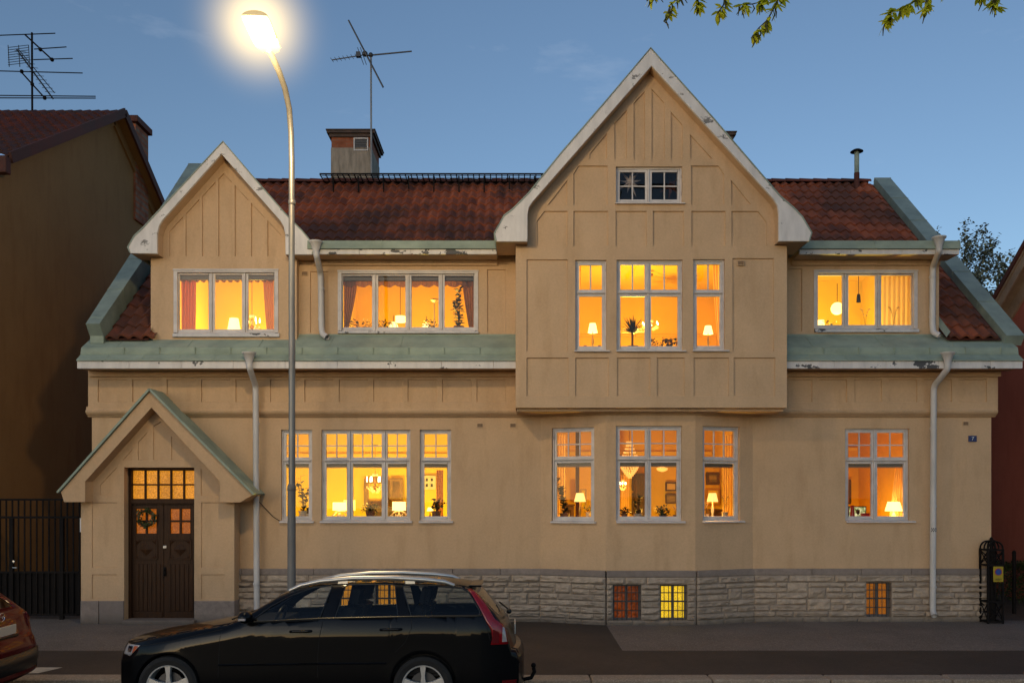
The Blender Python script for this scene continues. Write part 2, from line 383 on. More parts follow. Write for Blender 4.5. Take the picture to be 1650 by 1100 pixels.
# frieze
FR = flat(-.08); pan = []
x = 157.5
while x < 815:
    pan.append(rect(FR, x, x+47, 611, 647.5)); x += 55.5
for a, b in ((1320, 1365), (1376.6, 1421), (1432, 1478), (1490, 1534), (1544.6, 1590)): pan.append(rect(FR, a, b, 611, 647.5))
pan.append(rect(FR, 1274, 1309, 611, 647.5))
mb = MB(); o_ = rect(FR, 142, 1608, 592, 664); wall(mb, FR, o_, [(p, .025, True) for p in pan])
for px in (142, 1608): mb.quad((PX(px, -.08), -.08, o_[0][1]), (PX(px, -.08), .6, o_[0][1]), (PX(px, -.08), .6, o_[2][1]), (PX(px, -.08), -.08, o_[2][1]))
mb.build('frieze', M['stucco'], house)
# cornice moulding swept along the wall line
prof = [(0, ZC-.045), (-.03, ZC-.04), (-.055, ZC-.012), (-.085, ZC+.0), (-.115, ZC+.035), (-.12, ZC+.06), (-.10, ZC+.075), (-.09, ZC+.10), (-.09, ZC+.135), (0, ZC+.135)]
path = [(XA-.06, 0)] + PT[1:5] + [(XF+.06, 0)]
mb = MB(); rows = []
for i, p in enumerate(path):
    n1 = Plane(path[max(i-1, 0)], path[max(i-1, 0)+1]).n; n2 = Plane(path[min(i, 4)], path[min(i, 4)+1]).n
    nn = (n1 + n2).normalized(); nn = nn / nn.dot(n1)
    rows.append([Vector((p[0], p[1], 0)) + nn*w + Vector((0, 0, z)) for w, z in prof])
vs = [v for r in rows for v in r]; k = len(prof)
mb.add(vs, [(i*k+j, (i+1)*k+j, (i+1)*k+j+1, i*k+j+1) for i in range(5) for j in range(k-1)] + [tuple(range(k)), tuple(5*k+j for j in range(k))])
mb.build('cornice', M['stucco'], house)
mb = MB()   # shallow band above the ground floor windows
zb = PZ(689, 0)
# ---------------------------------------------------------------- plinth of rough blocks
BW = [(545, 590), (605, 647), (987.6, 1033), (1063.5, 1107.5), (1396, 1436.5)]
BWP = [SEG[0], SEG[0], SEG[2], SEG[2], SEG[4]]
BZ0, BZ1 = .08, .70
courses = [-.06, .08, .185, .30, .405, .515, .61, .70, .83]
mb = MB(); mo = MB(); cap = MB()
def block(pl, u0, u1, z0, z1, dep):
    g = .0045; u0 += g; u1 -= g; z0 += g; z1 -= g; t = random.random()
    nu = max(3, int((u1-u0)/.035)); nz = 5
    se = random.uniform(0, 100); vs = []; fs = []; rake = random.uniform(-.3, .3)
    for j in range(nz+1):
        for i in range(nu+1):
            u = u0 + (u1-u0)*i/nu; z = z0 + (z1-z0)*j/nz
            e = min(1, min(u-u0, u1-u)/.03) * min(1, min(z-z0, z1-z)/.022)
            n_ = noise.fractal(Vector((u*7+se, z*13, se)), .8, 2.1, 4)
            rg = abs(noise.noise(Vector((u*4+se, z*22, 3.3))))
            h = .004 + e*max(.002, dep*(.55 + .55*n_ + rake*(j/nz-.5)*1.2) + .03*rg)
            ju = 0 if 0 < i < nu else .004*noise.noise(Vector((z*20, se, u)))
            jz = 0 if 0 < j < nz else .004*noise.noise(Vector((u*14, se, z)))
            vs.append(pl.at(u+ju, -h, z+jz))
    for j in range(nz):
        for i in range(nu): fs.append((j*(nu+1)+i, j*(nu+1)+i+1, (j+1)*(nu+1)+i+1, (j+1)*(nu+1)+i))
    mb.add(vs, fs, 0, t)
    ring = [i for i in range(nu+1)] + [j*(nu+1)+nu for j in range(1, nz+1)] + [nz*(nu+1)+i for i in range(nu-1, -1, -1)] + [j*(nu+1) for j in range(nz-1, 0, -1)]
    a = [vs[i] for i in ring]; b = [v + pl.n*.05 for v in a]; L = len(ring)
    mb.add(a + b, [(i, (i+1) % L, (i+1) % L + L, i+L) for i in range(L)], 0, t)
OUT = .05
PSEG = []
for i, pl in enumerate(SEG):
    q0 = pl.at(0, -OUT, 0); q1 = pl.at(pl.L, -OUT, 0); PSEG.append(Plane((q0.x, q0.y), (q1.x, q1.y)))
for si, pl in enumerate(PSEG):
    hs = []
    for (a, b), bp in zip(BW, BWP):
        if bp is SEG[si]:
            hs.append((pl.uz(a, 960)[0], pl.uz(b, 960)[0]))
    occ = {}
    for ci in range(len(courses)-1):
        z0, z1 = courses[ci], courses[ci+1]; iv = [(0, pl.L)]
        cut = list(occ.get(ci, []))
        if BZ0 - .01 <= z0 and z1 <= BZ1 + .01: cut += hs
        for a, b in cut:
            iv = [x for (p, q) in iv for x in (((p, a), (b, q)) if p < a+1e-6 and q > b-1e-6 else ((p, q),))]
        for p, q in iv:
            u = p
            while u < q - .02:
                L = random.uniform(.22, .68) * (1.3 if ci == len(courses)-2 else 1)
                if q - (u+L) < .18: L = q - u
                L = min(L, q-u); top_ = z1
                if .1 < z0 < .55 and random.random() < .22 and L < .6 and not any(u < b+.15 and u+L > a-.15 for a, b in hs + occ.get(ci+1, [])) and u > .05 and u+L < pl.L-.05:
                    top_ = courses[ci+2]; occ.setdefault(ci+1, []).append((u, u+L))
                block(pl, u, u+L, z0, top_, random.uniform(.038, .06) if ci else .02); u += L
    wall(mo, pl, [(0, -.12), (pl.L, -.12), (pl.L, ZP-.1), (0, ZP-.1)], [(((a), [(a, BZ0), (b, BZ0), (b, BZ1), (a, BZ1)])[1], .22, False) for a, b in hs])
    u = 0.0   # smooth cap stones
    while u < pl.L - 1e-4:
        L = random.uniform(.7, 1.3)
        if pl.L-(u+L) < .4: L = pl.L-u
        cap.pbox(pl, u+.003, u+L-.003, -.022, .06, .833, ZP, 0, random.random()); u += L
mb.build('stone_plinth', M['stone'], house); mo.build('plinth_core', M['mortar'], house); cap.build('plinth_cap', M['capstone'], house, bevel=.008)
# basement windows with bars
def bwin(pl, a, b, gm, dark):
    u0 = pl.uz(a, 960)[0]; u1 = pl.uz(b, 960)[0]; f = MB(); w0, w1 = .10, .15; t = .035
    f.pbox(pl, u0, u0+t, w0, w1, BZ0, BZ1); f.pbox(pl, u1-t, u1, w0, w1, BZ0, BZ1); f.pbox(pl, u0+t, u1-t, w0, w1, BZ0, BZ0+t); f.pbox(pl, u0+t, u1-t, w0, w1, BZ1-t, BZ1)
    um = (u0+u1)/2; f.pbox(pl, um-.022, um+.022, w0-.006, w1, BZ0+t, BZ1-t); zm = BZ0 + (BZ1-BZ0)*.52; f.pbox(pl, u0+t, u1-t, w0+.004, w1, zm-.011, zm+.011)
    wn = f.build('basement_window', M['bwin'], house, bevel=.003)
    g = MB(); g.quad(pl.at(u0+.01, .14, BZ0), pl.at(u1-.01, .14, BZ0), pl.at(u1-.01, .14, BZ1), pl.at(u0+.01, .14, BZ1)); g.build('pane', gm, wn)
    r = MB()
    for i in range(5):
        uu = u0 + (u1-u0)*(i+1)/6; r.tube([pl.at(uu, .05, BZ0-.0), pl.at(uu, .05, BZ1)], .0065, 6)
    for k in (.27, .52, .77): r.pbox(pl, u0, u1, .045, .055, BZ0+(BZ1-BZ0)*k-.008, BZ0+(BZ1-BZ0)*k+.008)
    r.build('window_grille', M['bwin_dark'], wn)
M['bwin'] = mat('grey_window_paint', (.10, .10, .105), .55); M['bwin_dark'] = mat('grille_iron', (.035, .033, .033), .6)
for (a, b), pi, g in zip(BW, (0, 0, 2, 2, 4), ('amber', 'amber', 'amber_red', 'amber_yel', 'amber_dim')): bwin(PSEG[pi], a, b, M[g], 0)

# ---------------------------------------------------------------- projecting upper bay with the big gable
YBX = -.75; BX = flat(YBX); bh = []
addwin(BX, bh, 927, 977.5, 418.8, 564, tr=(467.7, 474.6), top=(2, 1), sill=(925, 982, 564.6, 568.5))
addwin(BX, bh, 993.5, 1100, 418.6, 564, mul=((1041, 1049),), tr=(467.7, 474.6), top=((2, 2), 1), sill=(993, 1105, 564.6, 568.5))
addwin(BX, bh, 1117, 1168, 417.6, 563.6, tr=(467.7, 474.6), top=(2, 1), sill=(1116, 1174, 564.2, 568))
addwin(BX, bh, 992.5, 1099.5, 268.5, 327, mul=((1042, 1049.5),), tr=None, top=((2, 2), 2), sill=(991, 1103, 328, 331.5), attic=1)
R = lambda *a: (rect(BX, *a), .03, True)
Q = lambda pts: (poly(BX, pts), .03, True)
for a, b in ((848.5, 916), (927, 981), (994.3, 1047.9), (1058.4, 1103), (1117.7, 1174.6), (1182.3, 1249.3)): bh.append(R(a, b, 576, 638))
bh += [R(848.5, 914.6, 418, 566), R(1180.3, 1247, 416, 566)]
for a, b in ((924, 980), (992, 1042), (1052, 1102), (1114, 1169)): bh.append(R(a, b, 340, 396.5))
bh.append(Q([(865, 396.5), (865, 356), (877, 340), (914.4, 340), (914.4, 396.5)])); bh.append(Q([(1178.6, 340), (1222, 340), (1236, 358), (1236, 396.5), (1178.6, 396.5)]))
bh.append(Q([(924, 330), (924, 280), (932, 267), (979, 267), (979, 330)])); bh.append(Q([(1113.5, 330), (1113.5, 267), (1158, 267), (1167, 280), (1167, 330)]))
bh.append(Q([(914, 290), (914, 330), (883, 330)])); bh.append(Q([(1178, 290), (1210, 329), (1178, 329)]))
for pts in ([(978, 214.5), (978, 256), (950, 256), (950, 248)], [(1010, 177), (1010, 256.5), (990, 256.5), (990, 199)], [(1039, 147), (1039, 257), (1021, 257), (1021, 166)],
            [(1050, 143), (1071, 166), (1071, 257), (1050, 257)], [(1081, 180), (1100, 201), (1100, 257), (1081, 257)], [(1112, 216.5), (1148, 256), (1112, 256)]): bh.append(Q(pts))
outer = poly(BX, [(831, 656.5), (1268, 656.5), (1268, 389), (1262, 389), (1262, 330), (1052, 92), (843, 332), (843, 389), (831, 389)])
mb = MB(); wall(mb, BX, outer, bh)
x0, z0 = BX.uz(831, 656.5); x1, z1 = BX.uz(1268, 389)
for X in (x0, x1): mb.quad((X, YBX, z0), (X, .1, z0), (X, .1, z1), (X, YBX, z1))
mb.quad((x0, YBX, z0), (x1, YBX, z0), (x1, 0, z0), (x0, 0, z0)); mb.build('gable_bay', M['stucco_up'], house)
mb = MB(); mb.box(x0+.02, x1-.02, YBX+.1, -.1, z0-.06, z0-.003); mb.build('bay_base_moulding', M['stucco'], house, bevel=.02)
# big gable roof: outline of outer edge, roof soffit and bargeboards
def gable_roof(Yw, Yf, outl, inner, yback, sof, name_r, roofm, thick=.0):
    """outl / inner: left-to-right pixel outlines of the bargeboard (on plane Yf)"""
    pl = flat(Yf); o = [pl.uz(*p) for p in outl]; n = [pl.uz(*p) for p in inner]
    b = MB(); b.prism(o + n[::-1], pl, 0, .055); bb = b.build('bargeboard', M['barge'], house, bevel=.006)
    s = MB()   # soffit: inner outline swept back to the wall
    for i in range(len(n)-1): s.quad(pl.at(n[i][0], .05, n[i][1]), pl.at(n[i+1][0], .05, n[i+1][1]), pl.at(n[i+1][0], Yw-Yf+.05, n[i+1][1]), pl.at(n[i][0], Yw-Yf+.05, n[i][1]))
    for (a, c) in ((o[0], n[0]), (o[-1], n[-1])): s.quad(pl.at(a[0], .05, a[1]+.012), pl.at(c[0], .05, c[1]+.012), pl.at(c[0], sof, c[1]+.012), pl.at(a[0], sof, a[1]+.012))
    s.build('soffit', M['stucco_up'], house)
    r = MB()   # the roof skin behind the board
    for i in range(len(o)-1):
        r.quad(pl.at(o[i][0], -.012, o[i][1]+.012), pl.at(o[i+1][0], -.012, o[i+1][1]+.012), pl.at(o[i+1][0], yback, o[i+1][1]+.012), pl.at(o[i][0], yback, o[i][1]+.012))
    r.build(name_r, roofm, house, solid=.02)
GO = [(799.5, 389), (796.5, 377), (812, 348.5), (826, 338), (852, 312), (904.6, 247), (973, 168), (1048.5, 78.5), (1150, 192.5), (1258, 318), (1277, 334), (1292.5, 350), (1308, 376), (1304, 388.5)]
GI = [(850, 389), (850, 346), (852, 334), (858, 325), (1050, 106), (1247, 321), (1253, 331), (1255, 344), (1255, 388.5)]
gable_roof(YBX, -1.0, GO, GI, 7.0, .9, 'gable_roof', M['copper_grey'])
# ---------------------------------------------------------------- upper storey set behind the copper skirt
YU = .10; UP = flat(YU); uh = []
addwin(UP, uh, 545.5, 769.5, 437, 533.5, mul=((599.5, 608.5), (653, 662.5), (706.5, 716)), tr=None, top=None, sill=(545, 771, 533.8, 538.6), blind=1, casing=1)
addwin(UP, uh, 1312.3, 1477, 436.5, 530, mul=((1358.5, 1368), (1412, 1421)), tr=None, top=None, sill=(1312, 1479, 530.4, 537), casing=1)
U = lambda *a: (rect(UP, *a), .03, True)
uh += [U(499.5, 529, 437, 536), U(785, 815, 434, 536), U(1269.5, 1292.6, 433, 534)]
mb = MB(); um_ = PX(1050, YU)
wall(mb, UP, rect(UP, 470, 842, 404, 552), [h for h in uh if h[0][0][0] < um_]); mb.build('upper_wall', M['stucco_up'], house); mb = MB()
wall(mb, UP, rect(UP, 1262, 1513, 404, 552), [h for h in uh if h[0][0][0] > um_])
xe = PX(1513, YU); za, zb_ = PZ(552, YU), PZ(404, YU); mb.quad((xe, YU, za), (xe, 3.2, za+2), (xe, 3.2, zb_), (xe, YU, zb_))
mb.build('upper_wall', M['stucco_up'], house)
YG = -.08; SG = flat(YG); gh = []
addwin(SG, gh, 281, 447.5, 435, 537, mul=((335, 345), (388.5, 399)), tr=None, top=None, sill=(280, 451, 538, 545), blind=1, casing=1)
for i in range(7):
    a = 272.5 + i*26.4; b = a + 22; f = lambda x: 279 + 1.07*abs(x-360)
    lo = 413
    if a < 360 < b: pts = [(a, lo), (a, f(a)), (360, f(360)), (b, f(b)), (b, lo)]
    else: pts = [(a, lo), (a, f(a)), (b, f(b)), (b, lo)]
    gh.append((poly(SG, pts), .03, True))
mb = MB(); wall(mb, SG, poly(SG, [(243, 552), (478, 552), (478, 400), (466, 400), (466, 352), (357, 240), (248, 362), (248, 404), (243, 404)]), gh)
for px in (243, 478):
    X = PX(px, YG); mb.quad((X, YG, PZ(552, YG)), (X, .5 if px > 300 else 2.2, PZ(552, YG)), (X, .5 if px > 300 else 2.2, PZ(402, YG)), (X, YG, PZ(402, YG)))
mb.build('small_gable_wall', M['stucco_up'], house)
SO = [(209.5, 408), (206, 399.5), (216, 381.5), (230.5, 368), (359.5, 229), (414, 293), (464, 350), (486, 372), (497, 385), (507, 400), (503, 410)]
SI = [(253, 408.5), (253, 376), (256, 364), (261, 355), (356.5, 248), (452, 356), (457, 365), (459.5, 377), (460, 410)]
gable_roof(YG, -.36, SO, SI, 4.0, .5, 'small_gable_roof', M['copper_grey'])
# small underside returns of the gables
# upper eaves: fascia, gutter, soffit, low roof
def boards(b, X0, X1, y0, y1, z0, z1, step=.9):
    x = X0
    while x < X1 - .01:
        e = min(x+step, X1)
        if X1 - e < .25: e = X1
        b.box(x+.002, e-.002, y0, y1, z0, z1); x = e
YEU = -.35
for (a, b, nm) in ((496, 800.5, 'fascia_worn'), (1288, 1546, 'fascia')):
    mb = MB(); boards(mb, PX(a, YEU), PX(b, YEU), YEU, YEU+.05, PZ(409.5, YEU), PZ(401.5, YEU)); mb.build('upper_fascia', M[nm], house, bevel=.004)
    mb = MB(); X0, X1 = PX(a, YEU), PX(b, YEU); z0, z1 = PZ(400.5, YEU-.04), PZ(387.5, YEU-.04)
    mb.add([(X0, YEU-.05, z0), (X1, YEU-.05, z0), (X1, YEU-.035, z1), (X0, YEU-.035, z1), (X0, YEU+.02, z1), (X1, YEU+.02, z1), (X1, YEU+.06, z0), (X0, YEU+.06, z0)], [(0,1,2,3), (3,2,5,4), (0,7,6,1), (1,6,5,2), (0,3,4,7)])
    n = int((X1-X0)/1.3)
    for i in range(1, n): mb.box(X0+i*1.3-.008, X0+i*1.3+.008, YEU-.053, YEU-.045, z0, z1)
    mb.quad((X0, YEU+.02, z1), (X1, YEU+.02, z1), (X1, 2.9, PZ(390, 2.9)), (X0, 2.9, PZ(390, 2.9)))
    mb.build('upper_gutter', M['copper'], house)
    mb = MB(); zs = PZ(409, YEU); mb.quad((X0, YEU+.04, zs), (X1, YEU+.04, zs), (X1, YU+.02, zs), (X0, YU+.02, zs)); mb.box(X0, X1 if b < 1000 else PX(1513, YU), YU-.05, YU-.002, zs-.09, zs-.004); mb.build('soffit', M['stucco_up'], house)
# lower eaves: fascia, soffit, copper skirt
YEL = -.55
XL0, XL1 = PX(124, YEL), PX(1648, YEL)
zf0, zf1 = PZ(593.5, YEL), PZ(581, YEL)
for a, b, nm in ((XL0, PX(831, YBX)+.02, 'fascia'), (PX(1268, YBX)-.02, XL1, 'fascia_worn')):
    mb = MB(); boards(mb, a, b, YEL, YEL+.05, zf0, zf1); mb.build('fascia', M[nm], house, bevel=.004)
    mb = MB(); mb.quad((a, YEL+.04, zf0+.02), (b, YEL+.04, zf0+.02), (b, -.07, zf0+.02), (a, -.07, zf0+.02)); mb.box(max(a, XA-.1), min(b, XF+.1), -.14, -.083, zf0-.08, zf0+.018); mb.build('soffit', M['stucco'], house)
    pr = [(YEL-.03, zf1-.005), (YEL-.03, zf1+.012), (-.42, PZ(571, -.42)), (-.425, PZ(570, -.42)), (-.40, PZ(560, -.40)), (-.38, PZ(559, -.38)), (YU-.012, PZ(541, YU)), (YU-.01, PZ(541, YU)+.03)]
    mb = MB()
    n = max(2, int((b-a)/.12)); vs = []; k = len(pr)
    for i in range(n+1):
        x = a + (b-a)*i/n; wv = .006*noise.noise(Vector((x*1.7, 0, 0)))
        for j, (y, z) in enumerate(pr): vs.append((x, y, z + (wv if 0 < j < k-2 else 0) + .004*noise.noise(Vector((x*3, j*5, 1))) * (1 if 1 < j < 6 else 0)))
    mb.add(vs, [(i*k+j, (i+1)*k+j, (i+1)*k+j+1, i*k+j+1) for i in range(n) for j in range(k-1)])
    mb.add([Vector(v) for v in vs[:k]] + [(a, .6, zf1)], [tuple(range(k+1))]); mb.add([Vector(v) for v in vs[-k:]] + [(b, .6, zf1)], [tuple(range(k+1))])
    x = a + .5; q = 0
    while x < b - .2:
        for (j0, j1) in (((1, 2),) if q % 2 else ((1, 2), (5, 6))):
            p = Vector((x + (.1 if j0 == 5 else 0), pr[j0][0], pr[j0][1]+.004)); r_ = Vector((x + (.1 if j0 == 5 else 0), pr[j1][0], pr[j1][1]+.004)); mb.bar(p, r_, .02, .008)
        mb.box(x+.25, x+.262, -.437, -.39, pr[3][1], pr[4][1]+.004); x += .62; q += 1
    mb.build('copper_skirt_roof', M['copper'], house, smooth=True)
# ---------------------------------------------------------------- tiled main roof
sl = math.atan2(ZR-ZE-.06, YR-YE); ds = Vector((0, math.cos(sl), math.sin(sl))); nn = Vector((0, -math.sin(sl), math.cos(sl)))
TW, RL = .213, .375
gx0, gx1 = PX(850, -.75), PX(1250, -.75)
def blocked(x, y):
    if y < 2.6 and PX(478, 0) < x < xe - .05: return True
    if y < 1.6 and PX(247, YG) < x < PX(478, YG): return True
    return False
mt = MB()
NR = int((YR-YE)/math.cos(sl)/RL)+1; XT0, XT1 = -7.18, 8.66
for r in range(NR):
    for c in range(int((XT1-XT0)/TW)):
        x = XT0 + c*TW; s0 = r*RL
        y = YE + s0*math.cos(sl)
        if blocked(x+TW/2, y): continue
        last = min((r+1)*RL+.02, (YR-YE)/math.cos(sl)); t = min(1, max(0, random.gauss(.5, .28))); jz = random.uniform(-.004, .004); js = random.uniform(-.008, .008)
        o = Vector((x, YE, ZE)); vs = []; prof = [0, .16, .30, .45, .62, .80, 1.0]
        for (s, lift) in ((s0+js, .054+jz), (last, .012)):
            for q in prof:
                h = .034*math.sin(2*math.pi*(q*.98) - .5) * (1 if q < .55 else .8)
                vs.append(o + Vector((q*(TW+.012), 0, 0)) + ds*s + nn*(lift+h))
        k = len(prof); fs = [(i, i+1, k+i+1, k+i) for i in range(k-1)]
        low = [v - nn*.042 for v in vs[:k]]; fs += [(i+1, i, 2*k+i, 2*k+i+1) for i in range(k-1)]
        mt.add(vs + low, fs, 0, t)
roof = mt.build('tiled_roof', M['tile'], house, smooth=True)
mb = MB()
sub = [(YE, ZE-.03), (YR, ZR-.09), (YB+.2, ZE-.03)]
mb.quad((XT0, 2.6, ZE-.03+(2.8)*math.tan(sl)), (XT1, 2.6, ZE-.03+2.8*math.tan(sl)), (XT1, YR, ZR-.09), (XT0, YR, ZR-.09)); mb.quad((XT0, YR, ZR-.09), (XT1, YR, ZR-.09), (XT1, YB+.2, ZE), (XT0, YB+.2, ZE))
for a, b in ((XT0, PX(243, YG)), (xe, XT1)): mb.quad((a, YE, ZE-.03), (b, YE, ZE-.03), (b, 2.6, ZE-.03+2.8*math.tan(sl)), (a, 2.6, ZE-.03+2.8*math.tan(sl)))
mb.build('roof_deck', M['tile_dark'], roof)
mb = MB(); x = XT0
while x < XT1 - .1:     # ridge tiles
    vs = []; 
    for e, rr in ((0, .105), (.36, .088)):
        for i in range(9):
            an = math.pi*i/8; vs.append((x+e, YR + rr*1.15*math.cos(an), ZR - .05 + rr*math.sin(an)))
    mb.add(vs, [(i, i+1, 10+i, 9+i) for i in range(8)] + [tuple(range(9))], 0, random.random()); x += .335
mb.build('ridge_tiles', M['tile_dark'], roof, smooth=True)
# copper clad verges
def verge(Xa0, Xa1, Xb0, h0, h1, low, name):
    """outer edge runs from Xa0 at the eaves to Xa1 at the ridge, inner edge at Xb0"""
    mb = MB(); a = Vector((0, YE, ZE)) - ds*low; L = (YR-YE)/math.cos(sl) + low; n = 6
    for i in range(n):
        u, v = i/n, (i+1)/n; p = a + ds*(L*u + .003); q = a + ds*(L*v - .003); vs = []
        for c, t in ((p, u), (q, v)):
            xo = Vector((Xa0 + (Xa1-Xa0)*t, 0, 0)); xi = Vector((Xb0, 0, 0)); h = h0 + (h1-h0)*t; vs += [xo+c-nn*.1, xi+c-nn*.1, xi+c+nn*h, xo+c+nn*h]
        mb.add(vs, [(0,1,2,3), (4,7,6,5), (0,4,5,1), (1,5,6,2), (2,6,7,3), (3,7,4,0)])
        e = .012 if Xa0 > Xb0 else -.012
        mb.add([vs[7]+Vector((e, 0, 0))-nn*.1, vs[6]-Vector((e, 0, 0))-nn*.1, vs[6]-Vector((e, 0, 0))+nn*.008+ds*.02, vs[7]+Vector((e, 0, 0))+nn*.008+ds*.02], [(0,1,2,3)])
    mb.build(name, M['copper_grey'], house)
verge(-7.44, -7.66, -7.2, .30, .46, .02, 'copper_verge'); verge(9.0, 9.06, 8.68, .10, .12, .08, 'copper_verge')
mb = MB(); p = Vector((0, YE, ZE)); 
mb.box(-7.44, -7.2, YE-.05, YE-.02, ZE-.10, ZE+.37); mb.build('verge_end', M['copper'], house, bevel=.01)
# flashing beside the dormer cheeks
mb = MB()
for X in (PX(246, YG)-.03, xe+.03):
    mb = MB(); mb.quad((X-.04, YE, ZE+.02), (X+.03, YE, ZE+.12), (X+.03, YE+2.2, ZE+.12+2.2*math.tan(sl)), (X-.04, YE+2.2, ZE+.02+2.2*math.tan(sl))); mb.build('flashing', M['copper_grey'], house)
# roof walkway grating
mb = MB(); Y0_, Y1_, zw = YR-.60, YR-.06, 9.745; Xa, Xb = PX(515, Y0_), PX(882, Y0_)
for yy in (Y0_, Y1_): mb.box(Xa, Xb, yy-.012, yy+.012, zw-.018, zw+.018)
n = int((Xb-Xa)/.13)
for i in range(n+1): x = Xa+(Xb-Xa)*i/n; mb.box(x-.012, x+.012, Y0_+.016, Y1_-.016, zw-.004, zw+.006)
for k in range(1, 4): y = Y0_ + (Y1_-Y0_)*k/4; mb.box(Xa, Xb, y-.008, y+.008, zw-.005, zw+.007)
for i in range(9):
    x = Xa + .3 + (Xb-Xa-.6)*i/8; mb.bar((x, Y0_+.05, zw-.02), (x, Y0_+.12, 9.36), .03, .04)
mb.build('roof_walkway', M['iron'], roof)
# chimneys
def chimney(Y, x0, x1, ytop, dep, full=True):
    X0, X1 = PX(x0, Y), PX(x1, Y); zt = PZ(ytop, Y); b = MB()
    zb1 = zt - .42 if full else zt - 2
    b.box(X0, X1, Y, Y+dep, zb1 if full else zt-2, zt-.12); ch = b.build('chimney', M['brick'], roof, bevel=.006)
    c = MB(); c.box(X0-.05, X1+.05, Y-.05, Y+dep+.05, zt-.17, zt-.09); c.box(X0-.10, X1+.10, Y-.10, Y+dep+.10, zt-.09, zt-.03); c.box(X0-.12, X1+.12, Y-.12, Y+dep+.12, zt-.028, zt); c.build('chimney_cap', M['chim_cap'], ch, bevel=.008)
    if full:
        s = MB(); s.box(X0-.012, X1+.012, Y-.012, Y+dep+.012, zt-2.2, zb1); s.build('chimney_shaft', M['render_grey'], ch, bevel=.01)
        v = MB(); xa, xb = PX(570, Y), PX(593.5, Y); za, zb2 = PZ(243.5, Y), PZ(222.5, Y)
        v.box(xa, xb, Y-.03, Y+.02, za, za+.03); v.box(xa, xb, Y-.03, Y+.02, zb2-.03, zb2); v.box(xa, xa+.03, Y-.03, Y+.02, za+.03, zb2-.03); v.box(xb-.03, xb, Y-.03, Y+.02, za+.03, zb2-.03)
        vo = v.build('chimney_vent', M['white'], ch, bevel=.003); v = MB(); v.quad((xa, Y-.006, za), (xb, Y-.006, za), (xb, Y-.006, zb2), (xa, Y-.006, zb2)); 
        for i in range(7): zz = za + .04 + (zb2-za-.08)*i/6; v.bar((xa+.03, Y-.015, zz), (xb-.03, Y-.015, zz), .02, .006)
        v.build('vent_louvre', M['alu_dark'], vo)
    return ch
chimney(5.9, 534, 598, 210.5, 1.3); chimney(5.6, 1150, 1178, 214, .8, False)
mb = MB(); p = P(1380.5, 284, 5.2); mb.tube([p-Vector((0, 0, .3)), p+Vector((0, 0, .08))], .062, 14, 0); mb.tube([p+Vector((0, 0, .08)), p+Vector((0, 0, .58))], .055, 14, 1); mb.lathe([(.0, .64), (.08, .63), (.145, .59), (.15, .575), (.02, .575)], p, 18, 2); mb.build('vent_pipe', [M['tile_dark'], M['pipe_green'] if 'pipe_green' in M else M['copper'], M['iron']], roof, smooth=True)
